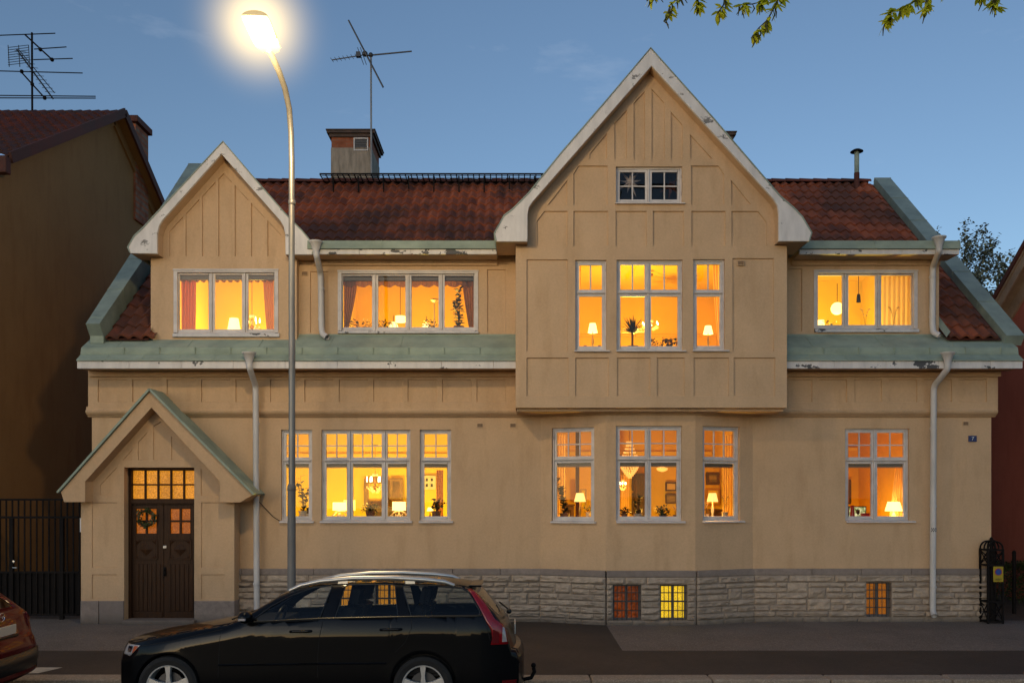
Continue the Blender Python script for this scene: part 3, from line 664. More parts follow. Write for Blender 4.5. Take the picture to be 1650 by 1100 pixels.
# ---------------------------------------------------------------- windows
def window(pl, x0, x1, y0, y1, k):
    w0, w1 = (.02, .09) if k.get('casing') else (.05, .12)
    (u0, z0), (u1, _), (_, z1), _ = rect(pl, x0, x1, y0, y1)
    ux = lambda px: pl.uz(px, 800)[0]; zy = lambda py: pl.uz(x0, py)[1]
    f = MB(); c = .03; ins = .001
    A, B, Z0, Z1 = u0+ins, u1-ins, z0+ins, z1-ins
    f.pbox(pl, A, A+c, w0, w1, Z0, Z1); f.pbox(pl, B-c, B, w0, w1, Z0, Z1); f.pbox(pl, A+c, B-c, w0, w1, Z0, Z0+c); f.pbox(pl, A+c, B-c, w0, w1, Z1-c, Z1)
    if k.get('casing'):   # flat moulded surround proud of the wall
        g = .055
        f.pbox(pl, u0-.012, u0+g, -.016, w0-.002, z0+.01, z1+.012); f.pbox(pl, u1-g, u1+.012, -.016, w0-.002, z0+.01, z1+.012); f.pbox(pl, u0+g, u1-g, -.016, w0-.002, z1-.045, z1+.012)
        f.pbox(pl, u0-.02, u1+.02, -.03, -.017, z1-.012, z1+.016)
    mul = [(ux(a), ux(b)) for a, b in k.get('mul', ())]
    cols = []; last = A + c
    for a, b in mul: cols.append((last, (a+b)/2-.012)); f.pbox(pl, (a+b)/2-.012, (a+b)/2+.012, w0-.012, w1, Z0+c, Z1-c); last = (a+b)/2+.012
    cols.append((last, B-c))
    zt = None
    if k.get('tr'):
        za, zb = zy(k['tr'][1]), zy(k['tr'][0]); f.pbox(pl, A+c, B-c, w0-.012, w1, (za+zb)/2-.014, (za+zb)/2+.014); f.pbox(pl, A+c, B-c, w0-.026, w0-.013, (za+zb)/2-.002, (za+zb)/2+.012)
        rows = [(Z0+c, (za+zb)/2-.014, 0), ((za+zb)/2+.014, Z1-c, 1)]
    else: rows = [(Z0+c, Z1-c, 1 if k.get('top') else 0)]
    s = .04; gaps = []
    nx = k.get('top')
    for ci, (a, b) in enumerate(cols):
        for za, zb, up in rows:
            d0, d1 = w0+.012, w1-.012; a_, b_ = a+.002, b-.002; y_, t_ = za+.002, zb-.002
            f.pbox(pl, a_, a_+s, d0, d1, y_, t_); f.pbox(pl, b_-s, b_, d0, d1, y_, t_); f.pbox(pl, a_+s, b_-s, d0, d1, y_, y_+s*1.15); f.pbox(pl, a_+s, b_-s, d0, d1, t_-s, t_)
            gaps.append((a_+s, b_-s, y_+s*1.15, t_-s, up))
            if up and nx:
                n = nx[0][ci] if isinstance(nx[0], (tuple, list)) else nx[0]; m_ = nx[1]
                for i in range(1, n): uu = a_+s + (b_-a_-2*s)*i/n; f.pbox(pl, uu-.011, uu+.011, d0+.01, d1-.004, y_+s, t_-s)
                for i in range(1, m_): zz = y_+s + (t_-y_-2*s)*i/m_; f.pbox(pl, a_+s, b_-s, d0+.012, d1-.006, zz-.011, zz+.011)
    # hinges
    for zz in (Z0+.18, Z0+.75, Z1-.14):
        for uu in (A+.018, B-.018):
            if Z1-Z0 > 1 or zz < Z1-.1: f.tube([pl.at(uu, w0-.008, zz-.035), pl.at(uu, w0-.008, zz+.035)], .008, 6)
    o = f.build('window', M['white'], house, bevel=.004)
    if k.get('lab'): o['label'] = k['lab']
    p = MB()
    for a, b, y_, t_, up in gaps: tw = random.uniform(-.002, .002); dt = .048*(t_-y_) if k.get('casing') else random.uniform(-.004, .004); p.quad(pl.at(a-.004, w1-.03, y_-.004), pl.at(b+.004, w1-.03+tw, y_-.004), pl.at(b+.004, w1-.03+tw-dt, t_+.004), pl.at(a-.004, w1-.03-dt, t_+.004))
    p.build('pane', M['glass'], o)
    if k.get('blind'):
        b = MB()
        for a, bb, y_, t_, up in gaps:
            if up and k.get('tr'): continue
            b.pbox(pl, a-.02, bb+.02, w1+.02, w1+.05, t_-.06, t_+.03); 
            for i in range(2): b.pbox(pl, a-.02, bb+.02, w1+.02, w1+.05, t_-.067-.007*i, t_-.064-.007*i)
        b.build('blind', M['blind'], o)
    sx = k.get('sill')
    if sx:
        a, b = ux(sx[0]), ux(sx[1]); zt = Z0 + .006; h = max(.03, (sx[3]-sx[2])*(pl.at(0, 0, 0).y+D)/F)
        sl_ = MB(); sl_.add([pl.at(a, -.055, zt-h+.004), pl.at(b, -.055, zt-h+.004), pl.at(b, -.055, zt-.018), pl.at(a, -.055, zt-.018), pl.at(a, w0+.005, zt+.006), pl.at(b, w0+.005, zt+.006), pl.at(b, .0, zt-h+.004), pl.at(a, .0, zt-h+.004)], [(0,1,2,3), (3,2,5,4), (0,3,4,7), (1,6,5,2), (0,7,6,1)])
        sl_.build('window_sill', M['sillp'] if k.get('casing') else M['white'], o)
        ins_ = MB(); ins_.pbox(pl, u0-.02, u1+.02, w1+.01, w1+.24, Z0-.02, Z0+.012); ins_.build('window_board', M['white'], o)
    return o
for w in WIN: window(*w[:5], w[5])
# ---------------------------------------------------------------- downpipes
def downpipe(top, pts, r=.052, hop=True, Yw=0, clamps=()):
    t = MB(); a = Vector(pts[0])
    sm = []
    for i, p in enumerate(pts):
        p = Vector(p)
        if 0 < i < len(pts)-1:
            q = Vector(pts[i-1]); n = Vector(pts[i+1]); k = min(.09, (p-q).length*.4, (n-p).length*.4)
            A_ = p + (q-p).normalized()*k; B_ = p + (n-p).normalized()*k
            for s in range(5): u = s/4; sm.append(A_*(1-u)**2 + p*2*u*(1-u) + B_*u*u)
        else: sm.append(p)
    t.tube(sm, r, 14, 0, cap=False); t.tube(sm, r*.9, 14, 0, cap=False)
    for c in clamps: t.lathe([(r+.001, -.02), (r+.006, -.018), (r+.006, .018), (r+.001, .02)], c, 14)
    o = t.build('downpipe', M['pipe'], house, smooth=True)
    if hop:
        h = MB(); h.lathe([(r*1.02, -.02), (r*1.1, .02), (.098, .135), (.118, .15), (.122, .175), (.110, .177), (.05, .05)], a, 18); h.build('hopper', M['pipe'], o, smooth=True)
    return o
def pp(px, py, Y): return P(px, py, Y)
Yh = -.63
downpipe(None, [pp(1527, 584, Yh), pp(1527, 594, Yh), pp(1504.5, 622, -.2), pp(1503, 970, -.14), pp(1503, 984, -.16), pp(1505.5, 991.5, -.24)], clamps=[pp(1503.8, y, -.165) for y in (690, 815, 945)])
downpipe(None, [pp(401.5, 584, Yh), pp(402, 592, Yh), pp(412, 622, -.2), pp(413.8, 990, -.14)], clamps=[pp(413, y, -.165) for y in (682, 800, 940)])
Yu_ = -.43
downpipe(None, [pp(1513, 398, Yu_), pp(1513, 405, Yu_), pp(1503, 430, .02), pp(1502.5, 525, -.02), pp(1504, 536, -.05), pp(1514, 540.5, -.12)], clamps=[pp(1502.5, y, .0) for y in (446, 510)])
downpipe(None, [pp(509, 405, Yu_), pp(510, 412, Yu_), pp(516.5, 440, .0), pp(518, 528, -.02), pp(519.5, 538, -.05), pp(527.5, 543.5, -.14)], clamps=[pp(517.5, y, -.01) for y in (465, 514)])
mb = MB(); c = pp(1504, 853, -.165); k = 8
for i in range(k):
    for j in range(3):
        a0, a1 = math.pi*(1.15+.7*i/k), math.pi*(1.15+.7*(i+1)/k); r_ = .0545; z0_, z1_ = c.z-.035+.023*j, c.z-.035+.023*(j+1)
        mb.add([(c.x+r_*math.cos(a0), c.y+r_*math.sin(a0), z0_), (c.x+r_*math.cos(a1), c.y+r_*math.sin(a1), z0_), (c.x+r_*math.cos(a1), c.y+r_*math.sin(a1), z1_), (c.x+r_*math.cos(a0), c.y+r_*math.sin(a0), z1_)], [(0,1,2,3)], (i+j) % 2)
tag(mb.build('sticker', [M['black'], M['pipe']], None), 'small black and white sticker stuck on the long downpipe at the right', 'sticker')
mb = MB(); mb.tube([pp(408, 797, -.1), pp(424, 815, -.02), pp(440, 832, -.012), pp(456, 842, -.012)], .006, 6); mb.build('cable', M['iron'], house)
# wall vents
for px, py, Y in ((773.5, 685, 0), (826.5, 685, 0), (1556, 682, 0), (1193.5, 423.5, YBX), (491, 440.5, YU)):
    v = MB(); c = P(px, py, Y); w, h = .055, .045
    v.box(c.x-w, c.x+w, Y-.012, Y+.01, c.z-h, c.z-h+.012); v.box(c.x-w, c.x+w, Y-.012, Y+.01, c.z+h-.012, c.z+h)
    for i in range(4): zz = c.z - h + .02 + i*.018; v.bar((c.x-w, Y-.008, zz), (c.x+w, Y-.008, zz), .016, .006)
    v.box(c.x-w, c.x-w+.008, Y-.012, Y+.01, c.z-h+.012, c.z+h-.012); v.box(c.x+w-.008, c.x+w, Y-.012, Y+.01, c.z-h+.012, c.z+h-.012)
    vo = v.build('wall_vent', M['stucco_up'], house)
    b = MB(); b.quad((c.x-w, Y-.002, c.z-h), (c.x+w, Y-.002, c.z-h), (c.x+w, Y-.002, c.z+h), (c.x-w, Y-.002, c.z+h)); b.build('vent_backing', M['wood'], vo)
def text(s, size, m, parent, name, loc, rot=(math.pi/2, 0, 0), ext=.002, sx=1):
    cu = bpy.data.curves.new(name, 'FONT'); cu.body = s; cu.size = size; cu.align_x = 'CENTER'; cu.align_y = 'CENTER'; cu.extrude = ext
    t = bpy.data.objects.new(name, cu); C.objects.link(t); dg = bpy.context.evaluated_depsgraph_get()
    me = bpy.data.meshes.new_from_object(t.evaluated_get(dg)); bpy.data.objects.remove(t)
    o = bpy.data.objects.new(name, me); me.materials.clear(); me.materials.append(m); C.objects.link(o); o.location = loc; o.rotation_euler = rot; o.scale = (sx, 1, 1); o.parent = parent; return o
M['enamel'] = mat('blue_enamel', (.012, .02, .11), .25); M['enamel_w'] = mat('white_enamel', (.75, .75, .75), .3)
mb = MB(); c = P(1566.5, 706.5, 0); mb.box(-.075, .075, -.018, 0, -.055, .055)
np_ = mb.build('house_number_sign', M['enamel'], None, bevel=.006, loc=(c.x, -.002, c.z)); tag(np_, 'small blue enamel plate with white number 7 on the right end of the villa', 'sign')
text('7', .085, M['enamel_w'], np_, 'numeral', (0, -.0205, 0))

# ---------------------------------------------------------------- porch and front door
YP = -.34; PP = flat(YP); YF = -.62
ph = []
door = rect(PP, 200, 313, 752.7, 999.5); ph.append((door, .26, False))
r2 = lambda *a: (rect(PP, *a), .018, True); q2 = lambda p: (poly(PP, p), .018, True)
ph += [r2(148, 188.5, 925, 964.5), r2(148, 188.5, 809, 914), r2(324, 362, 925, 964.5), r2(324, 362, 809, 914)]
ph += [q2([(161, 798), (161, 781), (187.6, 753), (187.6, 798)]), q2([(323.5, 798), (323.5, 755), (352, 788), (352, 798)]),
       q2([(198, 741), (212.4, 724), (212.4, 741)]), q2([(222.4, 741), (222.4, 712), (236.5, 696.6), (236.5, 741)]), q2([(247, 741), (247, 686), (259, 679), (270, 692), (270, 741)]), q2([(276, 741), (276, 702), (294, 724), (294, 741)])]
zbp = PZ(967.5, YP)
mb = MB(); wall(mb, PP, [PP.uz(130.5, 967.5), PP.uz(200, 967.5)] + [door[3], door[2]] + [PP.uz(313, 967.5), PP.uz(377.5, 967.5), PP.uz(377.5, 800), PP.uz(353, 768), PP.uz(244, 645), PP.uz(137, 772), PP.uz(130.5, 800)],
    [h for h in ph[1:]])
for i, j in ((0, 3), (3, 2), (2, 1)):
    a, b = door[i], door[j]; mb.quad(PP.at(a[0], 0, a[1]), PP.at(b[0], 0, b[1]), PP.at(b[0], .26, b[1]), PP.at(a[0], .26, a[1]))
for px in (130.5, 377.5):
    X = PX(px, YP); mb.quad((X, YP, zbp), (X, 0, zbp), (X, 0, PZ(800, YP)), (X, YP, PZ(800, YP)))
porch = mb.build('porch', M['stucco'], house)
mb = MB()
for a, b in ((130, 159.5), (160, 200), (313, 378.5)):
    X0, X1 = PX(a, YP), PX(b, YP); Y1 = 0 if b > 300 else YP+.26
    mb = MB(); mb.box(X0+.002, X1-.002, YP-.02, Y1 if a != 130 else 0, -.05, zbp, 0, random.random()); mb.build('porch_base', M['capstone'], porch, bevel=.01)
# porch gable boards, soffit, copper roof
pf = flat(YF)
O = [pf.uz(*p) for p in ((103, 808.5), (98, 792), (242, 630), (407, 797), (387, 809))]
N = [pf.uz(*p) for p in ((137, 808.5), (137, 775.6), (244, 656.5), (354, 775), (354, 809))]
mb = MB(); mb.prism(O + N[::-1], pf, 0, .06); mb.build('porch_bargeboard', M['stucco'], porch, bevel=.006)
mb = MB()
for i in range(4): mb.quad(pf.at(N[i][0], .05, N[i][1]), pf.at(N[i+1][0], .05, N[i+1][1]), pf.at(N[i+1][0], YP-YF+.02, N[i+1][1]), pf.at(N[i][0], YP-YF+.02, N[i][1]))
for a, c in ((O[0], N[0]), (O[4], N[4])): mb.quad(pf.at(a[0], .05, a[1]+.01), pf.at(c[0], .05, c[1]+.01), pf.at(c[0], .62, c[1]+.01), pf.at(a[0], .62, a[1]+.01))
mb.quad(pf.at(O[3][0], .05, O[3][1]), pf.at(O[4][0], .05, O[4][1]), pf.at(O[4][0], .62, O[4][1]), pf.at(O[3][0], .62, O[3][1]))
mb.build('porch_soffit', M['stucco'], porch)
mb = MB(); T = [pf.uz(*p) for p in ((94, 793), (242, 627), (410, 796))]; th = .035
for i in (0, 1):
    a, b = T[i], T[i+1]; d = Vector((b[0]-a[0], 0, b[1]-a[1])).normalized(); n = Vector((-d.z, 0, d.x))*(th/2); n = n if n.z > 0 else -n
    A_, B_ = pf.at(a[0], -.05, a[1]), pf.at(b[0], -.05, b[1]); back = Vector((0, -YF+.04, 0))
    mb.add([A_-n, B_-n, B_+n, A_+n, A_-n+back, B_-n+back, B_+n+back, A_+n+back], [(0,1,2,3), (4,7,6,5), (0,4,5,1), (2,6,7,3), (0,3,7,4), (1,5,6,2)])
mb.build('porch_roof', M['copper'], porch)
# door
YD = YP + .2; DP = flat(YD); f = MB()
(u0, z0), (u1, _), (_, z1), _ = door
zb0, zb1 = PZ(812.5, YD), PZ(803, YD)
ul = u0 + .055
f.box(u0, ul, YD-.03, YD+.1, z0, z1); f.box(u1-.03, u1, YD-.03, YD+.1, z0, z1); f.box(ul, u1-.03, YD-.02, YD+.1, zb0, zb1); f.box(ul, u1-.03, YD-.02, YD+.1, z1-.05, z1)
f.box(ul, u1-.03, YD-.05, YD-.021, zb0+.02, zb1-.02)
ta, tb, tz0, tz1 = ul, u1-.03, zb1, z1-.05
for i in range(1, 5): x = ta + (tb-ta)*i/5; f.box(x-.014, x+.014, YD, YD+.06, tz0, tz1)
f.box(ta, tb, YD+.005, YD+.055, (tz0+tz1)/2-.014, (tz0+tz1)/2+.014)
dr = f.build('front_door', M['oak'], house, bevel=.004); dr['label'] = 'dark oak double door with amber glazed transom'
g = MB(); g.quad((ta, YD+.05, tz0), (tb, YD+.05, tz0), (tb, YD+.05, tz1), (ta, YD+.05, tz1)); g.build('transom_pane', M['amber'], dr)
xm = PX(264, YD)
M['amber_door'] = pebble('amber_door_glass', (1, .24, .012), .24)
for (a, b, gx0_, gx1_) in ((ul+.002, xm-.004, 219, 252.5), (xm+.004, u1-.033, 274, 307)):
    lf = MB(); zt = zb0-.003; zd = z0+.006; ga, gb, gz0, gz1 = PX(gx0_, YD), PX(gx1_, YD), PZ(859, YD), PZ(819.5, YD)
    y0, y1 = YD, YD+.05
    lf.box(a, ga, y0, y1, zd, zt); lf.box(gb, b, y0, y1, zd, zt); lf.box(ga, gb, y0, y1, gz1, zt); lf.box(ga, gb, y0, y1, zd, gz0)
    lf.box((ga+gb)/2-.018, (ga+gb)/2+.018, y0+.004, y1-.004, gz0, gz1); lf.box(ga, gb, y0+.006, y1-.006, (gz0+gz1)/2-.018, (gz0+gz1)/2+.018)
    # carved square with diamond
    cz0, cz1 = PZ(900, YD), PZ(869, YD); cx = (ga+gb)/2; cz = (cz0+cz1)/2; hw = (gb-ga)/2+.01; hh = (cz1-cz0)/2
    pts = [(cx-hw, cz-hh), (cx+hw, cz-hh), (cx+hw, cz+hh), (cx-hw, cz+hh)]
    for i in range(4):
        p, q = pts[i], pts[(i+1) % 4]; lf.bar((p[0], y0-.008, p[1]), (q[0], y0-.008, q[1]), .03, .018, up=(0, 1, 0))
    lf.add([(cx-hw*.62, y0-.001, cz), (cx, y0-.001, cz-hh*.7), (cx+hw*.62, y0-.001, cz), (cx, y0-.001, cz+hh*.7), (cx, y0-.035, cz)], [(0,1,4), (1,2,4), (2,3,4), (3,0,4)])
    for sx in (-1, 1):
        for sz in (-1, 1): lf.add([(cx+sx*hw*.95, y0-.002, cz+sz*hh*.95), (cx+sx*hw*.4, y0-.002, cz+sz*hh*.95), (cx+sx*hw*.95, y0-.002, cz+sz*hh*.4), (cx+sx*hw*.8, y0-.02, cz+sz*hh*.8)], [(0,1,3), (1,2,3), (2,0,3)])
    pz1 = PZ(908, YD); n = 6
    for i in range(n):
        xa = a+.05 + (b-a-.1)*i/n; xb = a+.05+(b-a-.1)*(i+1)/n; lf.box(xa+.005, xb-.005, y0-.012, y0-.001, zd+.14, pz1)
    lf.box(a+.02, b-.02, y0-.016, y0-.001, zd+.01, zd+.13)
    lo = lf.build('door_leaf', M['oak'], dr, bevel=.004)
    g = MB(); g.quad((ga, y1-.012, gz0), (gb, y1-.012, gz0), (gb, y1-.012, gz1), (ga, y1-.012, gz1)); g.build('door_pane', M['amber_door'], dr)
hb = MB(); x = xm+.02; z = PZ(921, YD); hb.box(x-.022, x+.022, YD-.022, YD-.006, z-.07, z+.09); hb.tube([(x, YD-.02, z+.04), (x, YD-.06, z+.035), (x, YD-.065, z-.03), (x, YD-.03, z-.045)], .009, 8); hb.sphere((x, YD-.05, z-.05), .018); hb.build('door_handle', M['iron'], dr, smooth=True)
hb = MB(); z = PZ(880.5, YD); hb.box(x-.028, x+.028, YD-.016, YD-.006, z-.022, z+.022); hb.lathe([(0, -.012), (.012, -.01), (.012, 0)], (x, YD-.016, z), 10, ax='Y'); hb.build('lock_plate', M['alu'], dr, bevel=.003)
st = MB(); st.box(PX(198, YP-.1), PX(314, YP-.1), YP-.14, YP+.3, -.05, PZ(999, YP-.14)); st.build('door_step', M['capstone'], house, bevel=.012)
# wreath
w = MB(); c = P(235, 834, YD-.06); 
for i in range(260):
    an = random.uniform(0, 2*math.pi); rr = .135 + random.gauss(0, .02); q = c + Vector((rr*math.cos(an), random.uniform(-.025, .025), rr*math.sin(an)))
    d = Vector((-math.sin(an)+random.gauss(0, .7), random.gauss(0, .5), math.cos(an)+random.gauss(0, .7))).normalized(); s = d.cross(Vector((random.random(), 1, random.random()))).normalized()*.016
    w.add([q-d*.03, q+s, q+d*.042, q-s], [(0,1,2,3)], 0, random.random())
w.tube([c + Vector((.135*math.cos(t), 0, .135*math.sin(t))) for t in [2*math.pi*i/24 for i in range(25)]], .014, 8, 1)
for i in range(14):
    an = random.uniform(0, 6.28); w.sphere(c+Vector((.14*math.cos(an), -.03, .14*math.sin(an))), .008, 6, 4, 2)
tag(w.build('wreath', [M['leaf'], M['wood'], M['cur_red']], None, recalc=False), 'small round green leaf wreath hanging on the left leaf of the oak front door', 'wreath')
# mailbox-like white plate on the porch side
mb = MB(); X = PX(130.5, YP); mb.box(X-.035, X-.001, YP+.03, YP+.2, PZ(857, YP), PZ(834, YP)); tag(mb.build('wall_box', M['enamel_w'], None, bevel=.006), 'flat white metal box fixed to the alley side of the porch', 'box')
# ================================================================ ROOMS
LIGHTS = []
def room(plan, z0, z1, open_edges, wm, cm=None, fm=None, name='room'):
    mb = MB(); n = len(plan)
    for i in range(n):
        if i in open_edges: continue
        a, b = plan[i], plan[(i+1) % n]; mb.quad((a[0], a[1], z0), (b[0], b[1], z0), (b[0], b[1], z1), (a[0], a[1], z1), 0)
    t = [tuple(x) for x in tessellate_polygon([[Vector((p[0], p[1], 0)) for p in plan]])]
    mb.add([(p[0], p[1], z1) for p in plan], t, 1); mb.add([(p[0], p[1], z0) for p in plan], t, 2)
    return mb.build(name, [M[wm], cm or M['r_ceil'], fm or M['r_floor']], house)
def plight(x, y, z, w, col=(1, .55, .14), r=.06, name='room_light'):
    l = bpy.data.lights.new(name, 'POINT'); l.energy = w; l.color = col; l.shadow_soft_size = r
    o = bpy.data.objects.new(name, l); C.objects.link(o); o.location = (x, y, z); return o
zg0, zg1 = .95, 3.85
room([(-4.6, .17), (-.55, .17), (-.3, 4.2), (-5.2, 4.2)], zg0, zg1, [0], 'r_yel', name='dining_room')
b0, b1, b2, b3 = SEG[1].at(.02, .13, 0), SEG[2].at(.03, .13, 0), SEG[2].at(SEG[2].L-.03, .13, 0), SEG[3].at(SEG[3].L-.02, .13, 0)
room([(b0.x, b0.y), (b1.x, b1.y), (b2.x, b2.y), (b3.x, b3.y), (4.6, 4.4), (.2, 4.4)], zg0, zg1, [0, 1, 2], 'r_or', name='bay_room')
room([(5.7, .17), (7.4, .17), (7.6, 3.6), (5.5, 3.6)], zg0, zg1, [0], 'r_deep', name='corner_room')
zu0, zu1 = 4.98, 6.85
room([(-6.2, .1), (-4.05, .1), (-4.0, 3.3), (-6.4, 3.3)], zu0, zu1, [0], 'r_yel', name='gable_room')
room([(-3.25, .26), (-.55, .26), (-.4, 3.6), (-3.4, 3.6)], zu0, zu1, [0], 'r_or', name='upstairs_room')
room([(.3, YBX+.18), (4.45, YBX+.18), (4.5, 3.6), (.3, 3.6)], 4.2, 6.75, [0], 'r_or', name='upper_bay_room')
room([(5.25, .26), (7.45, .26), (7.5, 3.2), (5.2, 3.2)], zu0, zu1, [0], 'r_yel', name='corner_bedroom')
room([(1.2, YBX+.18), (3.55, YBX+.18), (3.5, 3), (1.2, 3)], 6.95, 8.3, [0], 'r_dark', M['r_dark'], M['r_dark'], name='attic')
for x_, y_, z_, w_, c_ in ((-3.1, 1.7, 1.35, 260, (1, .74, .14)), (-1.7, 1.9, 1.35, 120, (1, .74, .14)), (2.4, 1.4, 1.35, 210, (1, .60, .08)), (6.6, 1.4, 1.35, 90, (1, .58, .06)),
    (-5.0, 1.6, 5.08, 210, (1, .66, .07)), (-1.9, 1.7, 5.08, 205, (1, .70, .09)), (2.4, 1.5, 4.95, 260, (1, .66, .08)), (6.2, 1.5, 5.08, 155, (1, .74, .13))): plight(x_, y_, z_, w_, c_)

# ================================================================ THINGS INDOORS
def thing(name, label, cat, loc, group=None): return tag(empty(name, loc), label, cat, group)
def table_lamp(px, y0, y1, w, ybase, Y, label, m='shade', taper=.72, power=0, body='brass', group='lit table lamps on the window boards'):
    """shade between pixel rows y0,y1, pixel width w, standing at ybase"""
    b = P(px, ybase, Y); s = (Y+D)/F; R1 = w*s/2; R0 = R1*taper; zt = (ybase-y0)*s; zb = (ybase-y1)*s
    t = thing('table_lamp', label, 'lamp', b, group)
    mb = MB(); mb.lathe([(R1, zb), (R0, zt)], n=28); 
    n = 28; mb.build('lamp_shade', M[m], t, smooth=True)
    mb = MB(); mb.lathe([(0, 0), (R1*.62, .0), (R1*.6, .012), (R1*.2, .03), (R1*.16, zb*.3), (R1*.28, zb*.5), (R1*.14, zb*.72), (.008, zb*.9), (.006, zt-.01), (0, zt-.008)], n=16); mb.build('lamp_stand', M[body], t, smooth=True)
    if power:
        l = plight(0, 0, (zb+zt)/2, power, (1, .62, .22), .05, 'lamp_light'); l.parent = t
    return t
def curtain(px0, px1, y0, y1, Y, label, m, px0b=None, px1b=None, folds=5, name='curtain', cat='curtain'):
    px0b = px0 if px0b is None else px0b; px1b = px1 if px1b is None else px1b
    mb = MB(); nx, nz = folds*6, 10; vs = []
    for j in range(nz+1):
        v = j/nz; e = v**1.3
        for i in range(nx+1):
            u = i/nx; a = px0 + (px0b-px0)*e; b = px1 + (px1b-px1)*e
            q = P(a + (b-a)*u, y0 + (y1-y0)*v, Y); q.y += .016*math.sin(u*folds*2*math.pi + .6*v) + .006*noise.noise(Vector((u*9, v*3, px0)))
            vs.append(q)
    mb.add(vs, [(j*(nx+1)+i, j*(nx+1)+i+1, (j+1)*(nx+1)+i+1, (j+1)*(nx+1)+i) for j in range(nz) for i in range(nx)])
    return tag(mb.build(name, M[m], None, smooth=True), label, cat)
def valance(px0, px1, y0, y1, Y, label, m, sc_=9):
    mb = MB(); n = sc_*8; vs = []
    for i in range(n+1):
        u = i/n; a = P(px0+(px1-px0)*u, y0, Y); b = P(px0+(px1-px0)*u, y0 + (y1-y0)*(.7 + .3*abs(math.sin(u*sc_*math.pi))), Y)
        dy = .012*math.sin(u*sc_*4*math.pi); a.y += dy; b.y += dy*1.5; vs += [a, b]
    mb.add(vs, [(2*i, 2*i+2, 2*i+3, 2*i+1) for i in range(n)])
    return tag(mb.build('valance', M[m], None, smooth=True), label, 'valance')
def leafq(mb, p, d, w, L, m=0, bend=.0, up=Vector((0, 0, 1))):
    d = d.normalized(); s = d.cross(up)
    if s.length < .05: s = Vector((1, 0, 0))
    s = s.normalized()*w; dn = Vector((0, 0, -bend*L)); t = random.random()
    mb.add([p, p+d*L*.35+s, p+d*L*.35-s, p+d*L*.72+s*.8+dn*.5, p+d*L*.72-s*.8+dn*.5, p+d*L+dn], [(0,1,2), (1,3,4,2), (3,5,4)], m, t)
